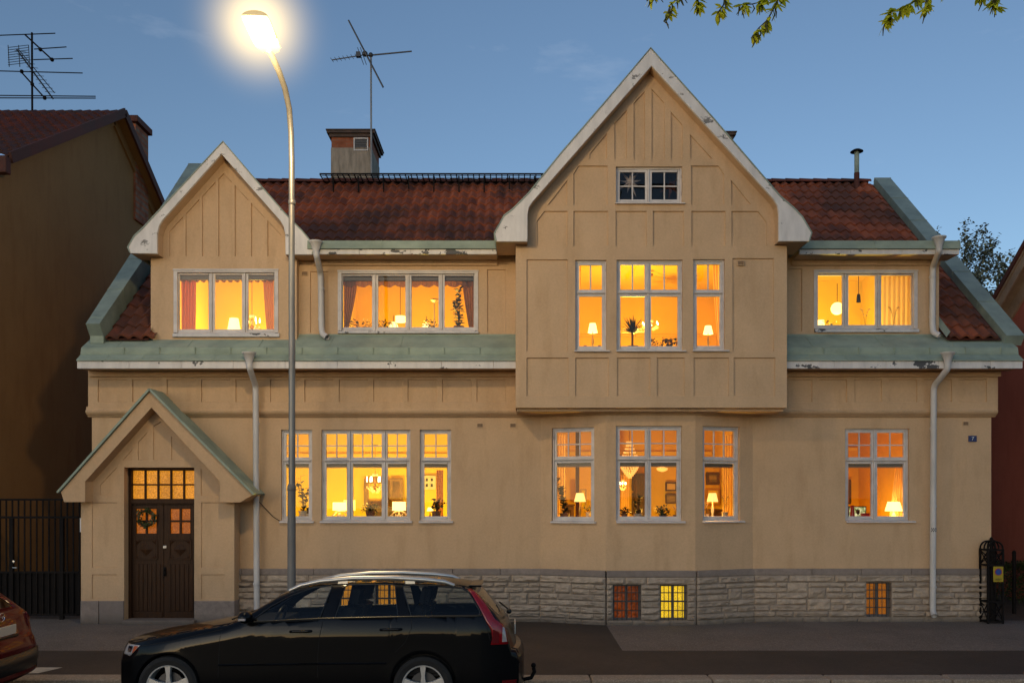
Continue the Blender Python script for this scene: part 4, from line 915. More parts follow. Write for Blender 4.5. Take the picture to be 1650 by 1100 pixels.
def potted(px, y0, y1, w, Y, label, kind='bush', leaf='leaf', pot='pot', poth=.13, cat='plant', name='potted_plant', n=60):
    b = P(px, y1, Y); s = (Y+D)/F; Hh = (y1-y0)*s; Wd = w*s/2
    t = thing(name, label, cat, b); mb = MB(); pr = max(.04, min(Wd*.5, .09))
    mb.lathe([(0, 0), (pr*.75, 0), (pr, poth), (pr*1.08, poth+.004), (pr*1.08, poth+.02), (pr*.9, poth+.02), (pr*.85, poth-.01), (0, poth-.012)], n=16); mb.build('pot', M[pot], t, smooth=True)
    f = MB(); st = MB(); top = Vector((0, 0, poth))
    rnd = random.Random(int(px*10))
    if kind == 'bush':
        for i in range(n):
            an = rnd.uniform(0, 6.28); r = Wd*math.sqrt(rnd.random()); z = poth + (Hh-poth)*rnd.random()**.8*(1-.35*(r/Wd)**2)
            q = Vector((r*math.cos(an), r*math.sin(an)*.7, z)); d = Vector((math.cos(an)*rnd.random(), math.sin(an)*rnd.random(), rnd.uniform(-.3, .8)))
            leafq(f, q, d, rnd.uniform(.012, .022), rnd.uniform(.04, .07), bend=.2)
            if i % 4 == 0: st.tube([top, q*.5+top*.5 + Vector((0, 0, .02)), q], .003, 5)
    elif kind == 'spike':
        for i in range(n):
            an = rnd.uniform(0, 6.28); e = rnd.uniform(.1, 1.35); d = Vector((math.cos(an)*math.cos(e), math.sin(an)*math.cos(e), math.sin(e))); L = Wd*1.45*rnd.uniform(.8, 1.15)
            q = top + Vector((0, 0, (Hh-poth)*.42)); pts = [q + d*L*k/5 - Vector((0, 0, .30*L*(k/5)**2.2*math.cos(e))) for k in range(6)]
            sd = d.cross(Vector((0, 0, 1))).normalized()*.017
            for k in range(5): ww = (1, 1, .9, .7, .4, 0); f.add([pts[k]-sd*ww[k], pts[k]+sd*ww[k], pts[k+1]+sd*ww[k+1], pts[k+1]-sd*ww[k+1]], [(0,1,2,3)], 0, rnd.random())
        st.tube([top, top + Vector((0, 0, (Hh-poth)*.44))], .02, 8)
    elif kind == 'stem':     # a few upright stems with leaves along them
        for k in range(3):
            dx = rnd.uniform(-.35, .35)*Wd*1.3; pts = [top + Vector((dx*(j/6)**1.3*2 + .01*math.sin(j), rnd.uniform(-.01, .01), (Hh-poth)*(j/6)*(1 if k == 0 else rnd.uniform(.55, .9)))) for j in range(7)]
            st.tube(pts, [.007 - .0007*j for j in range(7)], 6)
            for j in range(1, 7):
                for s_ in range(max(2, n//20)):
                    an = rnd.uniform(0, 6.28); d = Vector((math.cos(an), math.sin(an)*.6, rnd.uniform(-.1, .9))); leafq(f, pts[j] + (pts[j-1]-pts[j])*rnd.random(), d, Wd*.17, Wd*rnd.uniform(.42, .7), bend=.15)
    elif kind == 'trail':
        for k in range(7):
            an = rnd.uniform(0, 6.28); x, y = Wd*math.cos(an)*.9, Wd*.5*math.sin(an); pts = [top + Vector((x*j/4, y*j/4, (Hh-poth)*.8*math.sin(j/4*2.4)*rnd.uniform(.5, 1.1))) for j in range(5)]
            st.tube(pts, .004, 5)
            for j in range(1, 5):
                for s_ in range(3): leafq(f, pts[j], Vector((rnd.uniform(-1, 1), rnd.uniform(-.5, .5), rnd.uniform(-1, .3))), Wd*.16, Wd*.34, bend=.2)
    elif kind == 'orchid':
        for k in range(2):
            dx = (k-.5)*Wd; pts = [top + Vector((dx*(j/6)**1.6, 0, (Hh-poth)*math.sin(j/6*1.57))) for j in range(7)]; st.tube(pts, .003, 5)
            for j in range(3, 7):
                for a in range(5): leafq(f, pts[j], Vector((math.cos(a*1.256), -.3, math.sin(a*1.256))), .011, .028, 1)
        for k in range(5): an = k*1.256; leafq(f, top, Vector((math.cos(an), math.sin(an), .35)), .022, Wd*.8, 0, bend=.25)
    f.build('foliage', [M[leaf], M['cur_sheer']], t, recalc=False)
    if st.v: st.build('stem', M['wood'], t, smooth=True)
    return t
def picture(x0, x1, y0, y1, Y, label, fm='gold', im='picture', fw=.035, mount=False):
    c = P((x0+x1)/2, (y0+y1)/2, Y); s = (Y+D)/F; w, h = (x1-x0)*s/2, (y1-y0)*s/2; t = thing('framed_picture', label, 'picture', c)
    mb = MB(); mb.box(-w, w, -.03, 0, h-fw, h); mb.box(-w, w, -.03, 0, -h, -h+fw); mb.box(-w, -w+fw, -.03, 0, -h+fw, h-fw); mb.box(w-fw, w, -.03, 0, -h+fw, h-fw); mb.build('frame', M[fm], t, bevel=.006)
    mb = MB(); mb.quad((-w+fw, -.008, -h+fw), (w-fw, -.008, -h+fw), (w-fw, -.008, h-fw), (-w+fw, -.008, h-fw), 0)
    if mount:
        k = .65; mb.quad((-w*k, -.012, -h*k), (w*k, -.012, -h*k), (w*k, -.012, h*k), (-w*k, -.012, h*k), 1)
    mb.build('print', [M['paper'] if mount else M[im], M[im]], t); return t
def chandelier(px, y0, y1, w, Y, label, kind='arms', drop=.6, power=0):
    c = P(px, (y0+y1)/2, Y); s = (Y+D)/F; Hh = (y1-y0)*s; R = w*s/2; t = thing('chandelier', label, 'chandelier', c)
    st = MB(); st.tube([(0, 0, -Hh*.3), (0, 0, Hh/2+drop)], .007, 6); st.lathe([(0, Hh/2+drop-.05), (.05, Hh/2+drop-.03), (.06, Hh/2+drop)], n=12); st.lathe([(0, -Hh*.45), (.03, -Hh*.35), (.012, -Hh*.2), (.03, 0), (.01, Hh*.2)], n=10)
    if kind == 'arms':
        bb = MB(); cr = MB()
        for k in range(6):
            an = k*math.pi/3+.25; d = Vector((math.cos(an), math.sin(an), 0))
            st.tube([Vector((0, 0, -Hh*.1)), d*R*.5+Vector((0, 0, -Hh*.3)), d*R*.9+Vector((0, 0, -Hh*.18)), d*R+Vector((0, 0, 0))], .006, 6)
            bb.tube([d*R+Vector((0, 0, 0)), d*R+Vector((0, 0, Hh*.12)), d*R+Vector((0, 0, Hh*.24))], [.011, .013, .003], 8)
            for j in range(5): cr.sphere(d*R*(.35+.16*j)+Vector((0, 0, -Hh*(.42-.05*j))), .014, 6, 4, sc_=(1, 1, 1.8))
        for j in range(10): an = j*.63; cr.sphere((R*.3*math.cos(an), R*.3*math.sin(an), Hh*.3), .014, 6, 4, sc_=(1, 1, 2))
        bb.build('bulb', M['bulb'], t, smooth=True); cr.build('crystals', M['crystal'], t, smooth=True)
    else:                       # crystal basket
        cr = MB(); bb = MB()
        for q in range(9):
            v = q/8; rr = R*math.cos(v*1.45)+.01; z = Hh*(-.05 - .45*v)
            for k in range(max(6, int(26*(1-v*.7)))): an = 6.283*k/max(6, int(26*(1-v*.7)))+q; cr.sphere((rr*math.cos(an), rr*math.sin(an), z), .017, 6, 4, sc_=(1, 1, 1.5))
        for k in range(24): 
            an = 6.283*k/24
            for j in range(6): v = j/5; rr = R*(.32+.68*(1-v)**1.6); cr.sphere((rr*math.cos(an), rr*math.sin(an), Hh*(.0+.48*v)), .010, 5, 4, sc_=(1, 1, 1.7))
        for k in range(8): an = 6.283*k/8; bb.sphere((R*.72*math.cos(an), R*.72*math.sin(an), 0), .022, 8, 6)
        cr.build('crystals', M['crystal'], t, smooth=True); bb.build('bulb', M['bulb'], t, smooth=True)
    st.build('chandelier_frame', M['brass'], t, smooth=True)
    return t
IS = .24   # depth of things standing on the window boards of the main wall
# dining room
potted(489, 766, 836, 36, IS, 'tall rubber plant in the narrow window behind the lamp post', 'stem', 'leaf_dark', 'pot_w', n=110)
potted(496.5, 812, 836, 14, IS-.06, 'small pointed plant at the right edge of the window behind the lamp post', 'spike', 'leaf_dark', 'pot_w', n=8, poth=.08)
table_lamp(547, 809, 822, 22, 840, .8, 'wide drum table lamp at the left of the three part ground floor window', 'shade_w', .97, 6, 'pot_w')
table_lamp(563, 805, 822, 19, 842, 1.6, 'drum lamp half hidden behind the front drum lamp of the three part window', 'shade', .97, 10, 'pot_w')
table_lamp(643, 808, 822, 22, 840, .8, 'wide drum table lamp at the right of the three part ground floor window', 'shade_w', .97, 6, 'pot_w')
chandelier(604.5, 757, 795, 26, 1.7, 'crystal candle chandelier in the three part ground floor window', 'arms', .5)
picture(587, 626, 771, 814, 4.1, 'large gilt framed mirror behind the chandelier of the three part window', 'gold', 'r_yel', .1)
picture(628, 649, 770, 806, 4.1, 'dark gilt framed painting right of the chandelier', 'gold', 'picture', .07)
potted(597, 810, 836, 32, IS, 'full leafy plant in a clay pot in the middle of the three part window', 'bush', 'leaf', 'pot', n=110)
def chair(px, ytop, Y, label):
    b = P(px, 840, Y); t = thing('chair', label, 'chair', (b.x, Y, zg0)); top = PZ(ytop, Y)-zg0; mb = MB(); n = 10
    pts = [Vector((.19*math.cos(a), .02*math.sin(a), top-.2+.2*math.sin(a))) for a in [math.pi*i/n for i in range(n+1)]]
    mb.tube([Vector((.19, 0, .45))]+pts+[Vector((-.19, 0, .45))], .014, 8)
    for k in range(-2, 3): mb.tube([Vector((.035*k, 0, .45)), Vector((.06*k, 0, top-.03-.012*k*k))], .009, 6)
    for a in (0, 1): mb.tube([Vector((.12*math.cos(x), 0, top-.2+(.13 if a else .05)*math.sin(x))) for x in [math.pi*i/8 for i in range(9)]], .008, 6)
    mb.build('backrest', M['pot_w'], t, smooth=True)
    mb = MB(); mb.box(-.2, .2, -.4, 0, .42, .46); mb.build('seat', M['pot_w'], t, bevel=.015)
    for sx in (-.17, .17):
        for y in (-.36, -.03): l = MB(); l.tube([(sx, y, 0), (sx, y, .42)], [.012, .018], 8); l.build('leg', M['pot_w'], t, smooth=True)
chair(549, 823, .75, 'white pierced back chair under the left drum lamp'); chair(643, 823, .75, 'white pierced back chair under the right drum lamp')
potted(703, 797, 836, 30, IS, 'trailing round leafed plant in the narrow window right of the three part window', 'trail', 'leaf_dark', 'pot', n=60)
curtain(703, 714, 757, 835, .5, 'flowered curtain inside the narrow window right of the three part window', 'cur_flower', folds=3)
table_lamp(693, 817, 823, 11, 838, .45, 'tiny low lamp behind the trailing plant', 'shade_w', .6, 0)
mb = MB(); a0, b0_ = P(684, 785, 3.9), P(702, 767, 3.9)
def inner_win(x0, x1, y0, y1, Y, lab):
    c = P((x0+x1)/2, (y0+y1)/2, Y); s = (Y+D)/F; w, h = (x1-x0)*s/2, (y1-y0)*s/2; t = thing('back_window', lab, 'window', c); mb = MB()
    for sx in (-1, 0, 1): mb.box(sx*w-.03, sx*w+.03, -.05, 0, -h-.03, h+.03)
    for sz in (-1, 0, 1): mb.box(-w+.03, w-.03, -.045, -.005, sz*h-.03, sz*h+.03)
    mb.build('frame', M['white'], t); mb = MB(); mb.quad((-w, -.015, -h), (w, -.015, -h), (w, -.015, h), (-w, -.015, h)); mb.build('pane', M['black'], t)
inner_win(684, 700, 768, 786, 4.15, 'dark four pane window in the far wall of the dining room')
# bay room
curtain(897, 912, 700, 840, .24, 'pale curtain in the left bay window', 'cur_cream', folds=4)
def rail(x0, x1, y, z, nm):
    mb = MB(); mb.box(x0, x1, y-.05, y-.002, z-.02, z+.02); mb.box(x0, x1, y-.07, y-.002, z+.02, z+.05); mb.build(nm, M['r_ceil'], house)
rail(-5.1, -.35, 4.2, 3.14, 'picture_rail'); rail(.25, 4.55, 4.4, 3.2, 'picture_rail'); rail(5.55, 7.55, 3.6, 3.25, 'picture_rail')
mb = MB(); p = P(930.5, 800, 1.3); mb.box(p.x-.035, p.x+.035, 1.28, 1.35, zg0, zg1-.01); tag(mb.build('door_post', M['wood'], None), 'dark wooden door post standing behind the left bay window', 'post')
table_lamp(934.5, 794, 808, 19, 836, -.02, 'brass table lamp with coned shade in the left ground floor bay window', 'shade', .62, 14)
potted(910, 770, 837, 32, .08, 'small leaved olive bush in a dark pot in the left bay window', 'stem', 'leaf_dark', 'wood', n=260, poth=.10)
potted(947.5, 814, 838, 14, .05, 'short leafy plant right of the lamp in the left bay window', 'bush', 'leaf', 'pot_w', n=30)
picture(935, 945, 787, 818, 3.9, 'pale panel picture on the far wall behind the left bay window', 'brass', 'r_yel', .03)
chandelier(1014.5, 711, 768, 30, .95, 'large glittering crystal basket chandelier in the middle bay window', 'basket', .35)
chandelier(1003.5, 771, 790, 10, 2.6, 'small candle sconce low behind the basket chandelier', 'arms', .2)
picture(1072, 1090.5, 776, 791, 4.3, 'dark framed sketch on the bay room wall, upper of two', 'wood', 'paper', .035, True)
picture(1072, 1090.5, 795, 811, 4.3, 'dark framed seascape below the sketch on the bay room wall', 'wood', 'picture_sea', .03)
chandelier(1067, 751, 758, 14, 3.0, 'small crystal ceiling light high in the right half of the middle bay window', 'basket', .9)
potted(1006, 818, 837, 20, -.25, 'low red leaved plant at the left of the middle bay window', 'bush', 'leaf_red', 'pot', n=80, poth=.09)
potted(1028, 800, 837, 28, -.22, 'dark spreading plant by the mullion of the middle bay window', 'stem', 'leaf_dark', 'pot_w', n=110, poth=.09)
potted(1068, 812, 837, 24, -.25, 'green flowering plant right of the mullion of the middle bay window', 'bush', 'leaf', 'pot', n=120, poth=.07)
potted(1088, 816, 837, 14, -.22, 'thin pink plant at the right edge of the middle bay window', 'orchid', 'leaf_red', 'pot', poth=.07)
picture(1018, 1024.5, 766, 790, 4.3, 'narrow dark framed print on the left of the bay room wall, upper', 'wood', 'picture', .04)
picture(1018, 1024.5, 794, 830, 4.3, 'narrow dark framed print on the left of the bay room wall, lower', 'wood', 'picture', .04)
curtain(1000, 1014, 765, 838, 2.9, 'ochre curtain hanging far behind the middle bay window', 'cur_cream', folds=4)
picture(1137, 1159, 760, 781, 3.2, 'dark framed landscape in the right bay window', 'wood', 'picture_sea', .06)
picture(1136, 1160, 786, 815, 3.2, 'pale square framed picture below the landscape in the right bay window', 'brass', 'r_or', .05)
table_lamp(1148, 794, 808, 18, 836, .02, 'glass footed table lamp with coned shade in the right ground floor bay window', 'shade', .64, 14, 'crystal')
curtain(1165, 1184, 700, 840, .08, 'bright cream curtain in the right bay window', 'cur_cream', folds=5)
potted(1168, 800, 837, 20, -.02, 'spindly orchid in a white planter in the right bay window', 'orchid', 'leaf', 'pot_w', poth=.12)
potted(1138, 810, 837, 10, .0, 'pale flowering plant left of the lamp in the right bay window', 'orchid', 'leaf', 'pot_w', poth=.08)
def cabinet(x0, x1, y0, y1, Y, dep, label, m='wood', doors=2, shelves=0, name='sideboard'):
    b = P((x0+x1)/2, y1, Y); s = (Y+D)/F; w = (x1-x0)*s/2; h = (y1-y0)*s; zb = max(0, b.z-zg0) if b.z < 4 else 0; t = thing(name, label, name, (b.x, Y, b.z-zb)); h += zb; mb = MB()
    mb.box(-w, w, .012, dep, .08, h-.03); mb.box(-w-.02, w+.02, -.01, dep+.01, h-.03, h)
    for sx in (-1, 1): mb.box(sx*w*.95-.03, sx*w*.95+.03, .02, dep-.02, 0, .08)
    mb.build('carcass', M[m], t, bevel=.004)
    for i in range(doors):
        a, c = -w + 2*w*i/doors + .01, -w + 2*w*(i+1)/doors - .01; mb = MB(); mb.box(a, c, -.008, .011, .1, h-.05)
        for z0_, z1_ in (((.16, h-.11),) if not shelves else [(.14 + (h-.2)*k/shelves, .10 + (h-.2)*(k+1)/shelves) for k in range(shelves)]): mb.box(a+.05, c-.05, -.014, -.009, z0_, z1_, 1)
        mb.build('cabinet_door', [M[m], M['black'] if shelves else M['oak']], t)
cabinet(590, 652, 816, 842, 3.6, .42, 'dark sideboard under the gilt mirror and painting of the dining room')
cabinet(1144, 1164, 820, 842, 1.6, .4, 'dark low cabinet behind the lamp in the right bay window')
cabinet(1024, 1040, 762, 842, 3.9, .35, 'tall glazed bookcase left of the mullion in the middle bay window', 'wood', 2, 4, 'bookcase')
cabinet(895, 925, 812, 842, 2.6, .4, 'low dark sideboard behind the olive bush of the left bay window')
mb = MB(); z_ = PZ(541, 3.6); mb.box(.32, 4.48, 3.55, 3.598, z_-.02, z_+.03); mb.box(.32, 4.48, 3.575, 3.598, 4.3, z_-.021); mb.build('wainscot', M['r_deep'], house)
# corner room
mb = MB(); t = thing('television', 'small lit screen with green picture in the corner room window', 'screen', P(1381, 836, .5)); s = (16.5)/F
w, h = 15*s, 21*s; mb.box(-w, w, 0, .03, .02, h); mb.box(-.1, .1, -.04, .06, 0, .015); mb.build('housing', M['black'], t, bevel=.004); mb = MB(); mb.quad((-w+.02, -.003, .04), (w-.02, -.003, .04), (w-.02, -.003, h-.02), (-w+.02, -.003, h-.02))
M['screen'] = mat('screen_picture', (.1, .12, .05), .3); sm = M['screen']; col = mixc(sm, ramp(sm, noise_(sm, 16, 4), .4, .6), (.08, .16, .03), (.9, .85, .45)); lk(sm, col, sm.node_tree.nodes['Principled BSDF'].inputs['Emission Color']); sm.node_tree.nodes['Principled BSDF'].inputs['Emission Strength'].default_value = .8; mb.build('display', sm, t)
M['redg'] = mat('red_enamel', (.35, .012, .015), .3)
b = P(1373.5, 836, .24); t = thing('jug', 'tall red jug with spout in front of the lit screen', 'jug', b); mb = MB(); mb.lathe([(0, 0), (.042, 0), (.04, .08), (.03, .2), (.036, .25), (.03, .25), (.028, .2)], n=16); mb.build('body', M['redg'], t, smooth=True); mb = MB(); mb.tube([(-.03, 0, .22), (-.07, 0, .2), (-.065, 0, .1), (-.036, 0, .07)], .006, 6); mb.build('handle', M['redg'], t, smooth=True)
b = P(1382.5, 836, .22); mb = MB(); mb.lathe([(0, 0), (.03, 0), (.004, .01), (.004, .08), (.03, .11), (.034, .17), (.028, .17), (.024, .115)], b, 14); tag(mb.build('goblet', M['wood'], None, smooth=True), 'dark stemmed goblet standing right of the red jug', 'goblet')
mb = MB(); b = P(1394, 836, .25); mb.box(b.x-.065, b.x+.065, .2, .3, b.z, b.z+.085); mb.box(b.x-.07, b.x+.07, .195, .305, b.z+.086, b.z+.11); tag(mb.build('box', M['redg'], None, bevel=.005), 'low red box with lid right of the goblet', 'box')
table_lamp(1440, 808, 823, 27, 837, .3, 'round bodied table lamp with wide shade in the corner room window', 'shade_w', .68, 16, 'shade')
curtain(1443, 1458, 742, 840, .42, 'cream curtain behind the lamp of the corner room window', 'cur_cream', 1432, 1458, folds=5)
picture(1418.5, 1437, 770, 808, 3.5, 'framed print of tall buildings above the corner room lamp', 'wood', 'paper', .03, True)
picture(1367, 1370.5, 772, 812, 3.5, 'dark edge of a framed picture at the left of the corner room', 'wood', 'picture', .03)
# gable room
curtain(292, 316, 447, 541, .2, 'red patterned curtain at the left of the small gable window', 'cur_red', 292, 315, 5)
curtain(424, 441, 447, 541, .2, 'pink curtain at the right of the small gable window', 'cur_pink', 430, 441, 4)
valance(290, 442, 444, 455, .14, 'narrow gathered valance across the small gable window', 'cur_brown', 14)
table_lamp(377, 513, 533, 21, 545, .22, 'pleated table lamp by the mullion of the small gable window', 'shade_w', .66, 3)
chandelier(406, 503, 536, 24, .6, 'candle chandelier glowing in the right pane of the small gable window', 'arms', .75)
# upstairs room
curtain(554, 576, 452, 536, .3, 'brown striped tied back curtain at the left of the four part window', 'cur_brown', 554, 560, 5)
curtain(745, 763, 452, 536, .3, 'brown striped tied back curtain at the right of the four part window', 'cur_brown', 757, 763, 4)
valance(553, 763, 450, 463, .27, 'scalloped brown valance across the four part upper window', 'cur_brown', 10)
def pendant(px, y0, y1, w, Y, label, kind='dome', cord=.5, m='shade_w'):
    c = P(px, y1, Y); s = (Y+D)/F; R = w*s/2; Hh = (y1-y0)*s; t = thing('pendant_lamp', label, 'lamp', c); mb = MB()
    if kind == 'dome': mb.lathe([(R, 0), (R*1.02, Hh*.2), (R*.85, Hh*.6), (R*.4, Hh*.92), (.01, Hh)], n=24)
    elif kind == 'globe': mb.sphere((0, 0, Hh/2), R, 20, 14)
    else:
        for z in (0, .55): mb.lathe([(R, Hh*z), (R, Hh*(z+.4)), (R*.96, Hh*(z+.4)), (R*.96, Hh*z)], n=24)
    mb.build('lamp_shade', M[m], t, smooth=True); mb = MB(); mb.tube([(0, 0, Hh*.97), (0, 0, Hh+cord)], .006, 6)
    if kind == 'dome': 
        for k in range(8): an = k*.785; mb.tube([(R*1.03*math.cos(an), R*1.03*math.sin(an), 0), (R*.88*math.cos(an), R*.88*math.sin(an), Hh*.6), (.02*math.cos(an), .02*math.sin(an), Hh)], .006, 5)
    mb.build('cord', M['iron'], t); return t
pendant(634, 518, 533, 17, .9, 'leaded glass dome lamp in the second pane of the four part window', cord=.12)
pendant(687, 520, 533, 16, .9, 'leaded glass dome lamp in the third pane of the four part window', cord=.12)
pendant(645, 509, 519, 16, 1.5, 'bright two tiered lamp between two panes of the four part window', 'tiers', 1.0)
mb = MB(); a, b = P(700, 540, 1.4), P(700, 486, 1.4); mb.tube([a, b], .012, 8); mb.lathe([(.02, -.02), (.075, .02), (.08, .05), (.01, .05)], b, 14); tag(mb.build('uplighter', M['pot_w'], None, smooth=True), 'slim pale floor uplighter in the third pane of the four part window', 'lamp')
potted(739, 464, 536, 34, .36, 'tall dark leafed pot plant in the right pane of the four part window', 'stem', 'leaf_dark', 'pot', n=130, poth=.1)
for px, w, lab in ((580, 40, 'low creeping plant in the left pane of the four part window'), (620, 22, 'low creeping plant in the second pane of the four part window'), (696, 26, 'low creeping plant in the third pane of the four part window')):
    potted(px, 514, 535, w, .34, lab, 'bush', 'leaf_dark', 'pot', n=60, poth=.05)
# upper bay room
table_lamp(955, 521, 536, 16, 566, -.42, 'slender table lamp with small shade in the left window of the upper bay', 'shade_w', .62, 2)
table_lamp(1141, 525, 538, 16, 566, -.42, 'slender table lamp with small shade in the right window of the upper bay', 'shade_w', .62, 2)
curtain(1148, 1166, 423, 566, -.4, 'cream curtain drawn to the right side of the right upper bay window', 'cur_cream', 1158, 1166, 4)
curtain(932, 936, 426, 470, -.4, 'sliver of curtain at the left edge of the left upper bay window', 'cur_cream', folds=1)
potted(1019, 505, 566, 42, -.4, 'spiky dragon plant in the left half of the middle upper bay window', 'spike', 'leaf_dark', 'pot', n=64, poth=.07)
potted(1053, 545, 566, 24, -.4, 'dark round plant by the mullion of the middle upper bay window', 'bush', 'leaf_dark', 'pot', n=40, poth=.06)
potted(1079, 541, 566, 28, -.38, 'round leafed trailing plant in the right half of the middle upper bay window', 'trail', 'leaf_dark', 'pot', n=40, poth=.06)
chandelier(1048, 514, 532, 26, 1.9, 'small glowing ceiling chandelier seen through the middle upper bay window', 'arms', .9)
M['oxred'] = mat('red_glaze', (.3, .03, .01), .3)
for px, lab in ((943, 'small red glazed ornament left of the lamp in the upper bay'), (966, 'small red glazed ornament right of the lamp in the upper bay')):
    mb = MB(); b = P(px, 566, -.45); mb.lathe([(0, 0), (.03, 0), (.04, .04), (.02, .07), (.03, .1), (0, .11)], b, 12); tag(mb.build('ornament', M['oxred'], None, smooth=True), lab, 'ornament')
# corner bedroom
pendant(1349, 486, 508, 20, 1.3, 'round white globe lamp in the left pane of the upper right window', 'globe', .35, 'bulb2' if 'bulb2' in M else 'shade_w')
pendant(1383.5, 474, 487, 6, .6, 'bare hanging bulb holder in the middle pane of the upper right window', 'dome', .4, 'black')
table_lamp(1322, 516, 528, 14, 540, .4, 'bright low lamp in the bottom corner of the upper right window', 'shade_w', .8, 3)
curtain(1422, 1468, 445, 536, .34, 'sheer curtain drawn across the right pane of the upper right window', 'cur_sheer', folds=6)
potted(1394, 498, 536, 30, .3, 'orchid with arching bare stems in the middle pane of the upper right window', 'orchid', 'leaf_dark', 'pot_w', poth=.06)
potted(1440, 495, 536, 32, .3, 'orchid with arching stems before the sheer curtain', 'orchid', 'leaf_dark', 'pot_w', poth=.06)
potted(1337, 515, 536, 22, .3, 'pale leafed plant in the left pane of the upper right window', 'bush', 'leaf', 'pot_w', n=26, poth=.06)
# attic star
c = P(1016, 294, -.5); mb = MB()
for k in range(9):
    an = k*.698+.2; d = Vector((math.cos(an), 0, math.sin(an))); L = .2 if k % 2 == 0 else .28; s_ = Vector((-math.sin(an), 0, math.cos(an)))*.035
    tip = c + d*L; mb.add([c+s_, c+Vector((0, -.05, 0)), c-s_, c+Vector((0, .05, 0)), tip], [(0,1,4), (1,2,4), (2,3,4), (3,0,4)])
M['starp'] = mat('paper_star', (.42, .36, .34), .8)
tag(mb.build('paper_star', M['starp'], None), 'white paper star hanging unlit in the attic window', 'star')
mb = MB()
for px in (1082,):
    c = P(px, 300, -.3); 
    for k in range(7): an = k*.9; mb.add([c + Vector((.04, 0, 0)), c+Vector((-.04, 0, .02)), c + Vector((.24*math.cos(an), .03, .24*math.sin(an)))], [(0,1,2)])
tag(mb.build('paper_star', M['redstar'] if 'redstar' in M else M['tile_dark'], None), 'dim reddish paper star in the right half of the attic window', 'star')
# ================================================================ CARS
def interp(tab, x):
    if x <= tab[0][0]: return tab[0][1]
    for (a, b), (c, d) in zip(tab, tab[1:]):
        if x <= c: 
            t = (x-a)/(c-a); return b + (d-b)*t
    return tab[-1][1]
def carpaint(name, c):
    m = mat(name, c, .22, 0, spec=.05); b = m.node_tree.nodes['Principled BSDF']; b.inputs['Coat Weight'].default_value = .42; b.inputs['Coat Roughness'].default_value = .04
    n = noise_(m, 6, 5, .7); r = nd(m, 'ShaderNodeMapRange'); lk(m, n, r.inputs[0]); r.inputs[3].default_value = .3; r.inputs[4].default_value = .4; lk(m, r.outputs[0], b.inputs['Roughness'])
    return m
M['car_black'] = carpaint('black_car_paint', (.003, .003, .0035)); M['car_red'] = carpaint('red_car_paint', (.07, .002, .004))
M['tyre'] = vary('tyre_rubber', (.014, .013, .013), (.02, .019, .018), 10, .85, .2, 60)
M['rim'] = mat('alloy_rim', (.55, .53, .50), .35, .35); M['chrome'] = mat('chrome', (.65, .65, .65), .15, 1); M['rail'] = mat('satin_rail', (.62, .60, .56), .3, .75)
M['taill'] = mat('red_lamp_lens', (.2, .004, .007), .12, emit=(.5, .0, .01), es=.03, spec=.8); M['taild'] = mat('dark_red_lamp_lens', (.12, .004, .006), .12, spec=.8)
M['clearl'] = mat('clear_lamp_lens', (.45, .42, .42), .12, .3); M['orange_l'] = mat('amber_lens', (.5, .12, .05), .15)
M['seat'] = vary('dark_car_seat', (.018, .018, .02), (.012, .012, .013), 20, .85, .2, 80)
M['plate'] = mat('plate_face', (.55, .50, .42), .5); M['trim'] = mat('black_trim', (.012, .012, .012), .35)
def inside(px, pz_, pl):
    c = False; n = len(pl)
    for i in range(n):
        x1, z1 = pl[i]; x2, z2 = pl[i-1]
        if (z1 > pz_) != (z2 > pz_) and px < (x2-x1)*(pz_-z1)/(z2-z1)+x1: c = not c
    return c
class Car:
    def __init__(s, top, W, wheels, wr, archr, wins, glassx, paint, belt, zroof, yr, bulgef, bulger, sill=.2):
        s.top, s.W, s.belt, s.zroof, s.yr, s.wheels, s.archr, s.sill = top, W, belt, zroof, yr, wheels, archr, sill
        s.x0, s.x1 = top[0][0], top[-1][0]; s.wins = wins; s.glassx = glassx; s.bf, s.br = bulgef, bulger; s.wr = wr
    def yw(s, x, z, rnd=True):
        zt = interp(s.top, x); b = interp(s.belt, x)
        if z < .45: w = s.W - .05*((.45-z)/.3)**2
        elif z < b-.12: w = s.W
        elif z < b: w = s.W - .025*((z-b+.12)/.12)**1.5
        else: w = s.W - .025 - (s.W-.025-s.yr)*((z-b)/(s.zroof-b))**1.12
        w += .012*math.exp(-((z-.62)/.05)**2)*0
        df, dr = x - s.x0, s.x1 - x
        if df < .62: w -= .26*((.62-df)/.62)**2.1
        if dr < .42: w -= .13*((.42-dr)/.42)**2.0
        if rnd:
            r = .075; d = zt - z
            if d < r: w -= r*(1-math.sqrt(max(0, 1-((r-d)/r)**2)))*.85
        for wx in s.wheels:   # flared arches
            q = math.hypot(x-wx, z-s.wr); w += .003*math.exp(-((q-s.archr)/.05)**2)
        return w
    def zbot(s, x):
        zb = s.sill
        if x < s.x0+.5: zb = s.sill + .02 + .05*((s.x0+.5-x)/.5)**2
        if x > s.x1-.5: zb = s.sill + .06*((x-s.x1+.5)/.5)
        for wx in s.wheels:
            d = abs(x-wx)
            if d < s.archr: zb = max(zb, s.wr + math.sqrt(s.archr**2-d*d))
        return zb
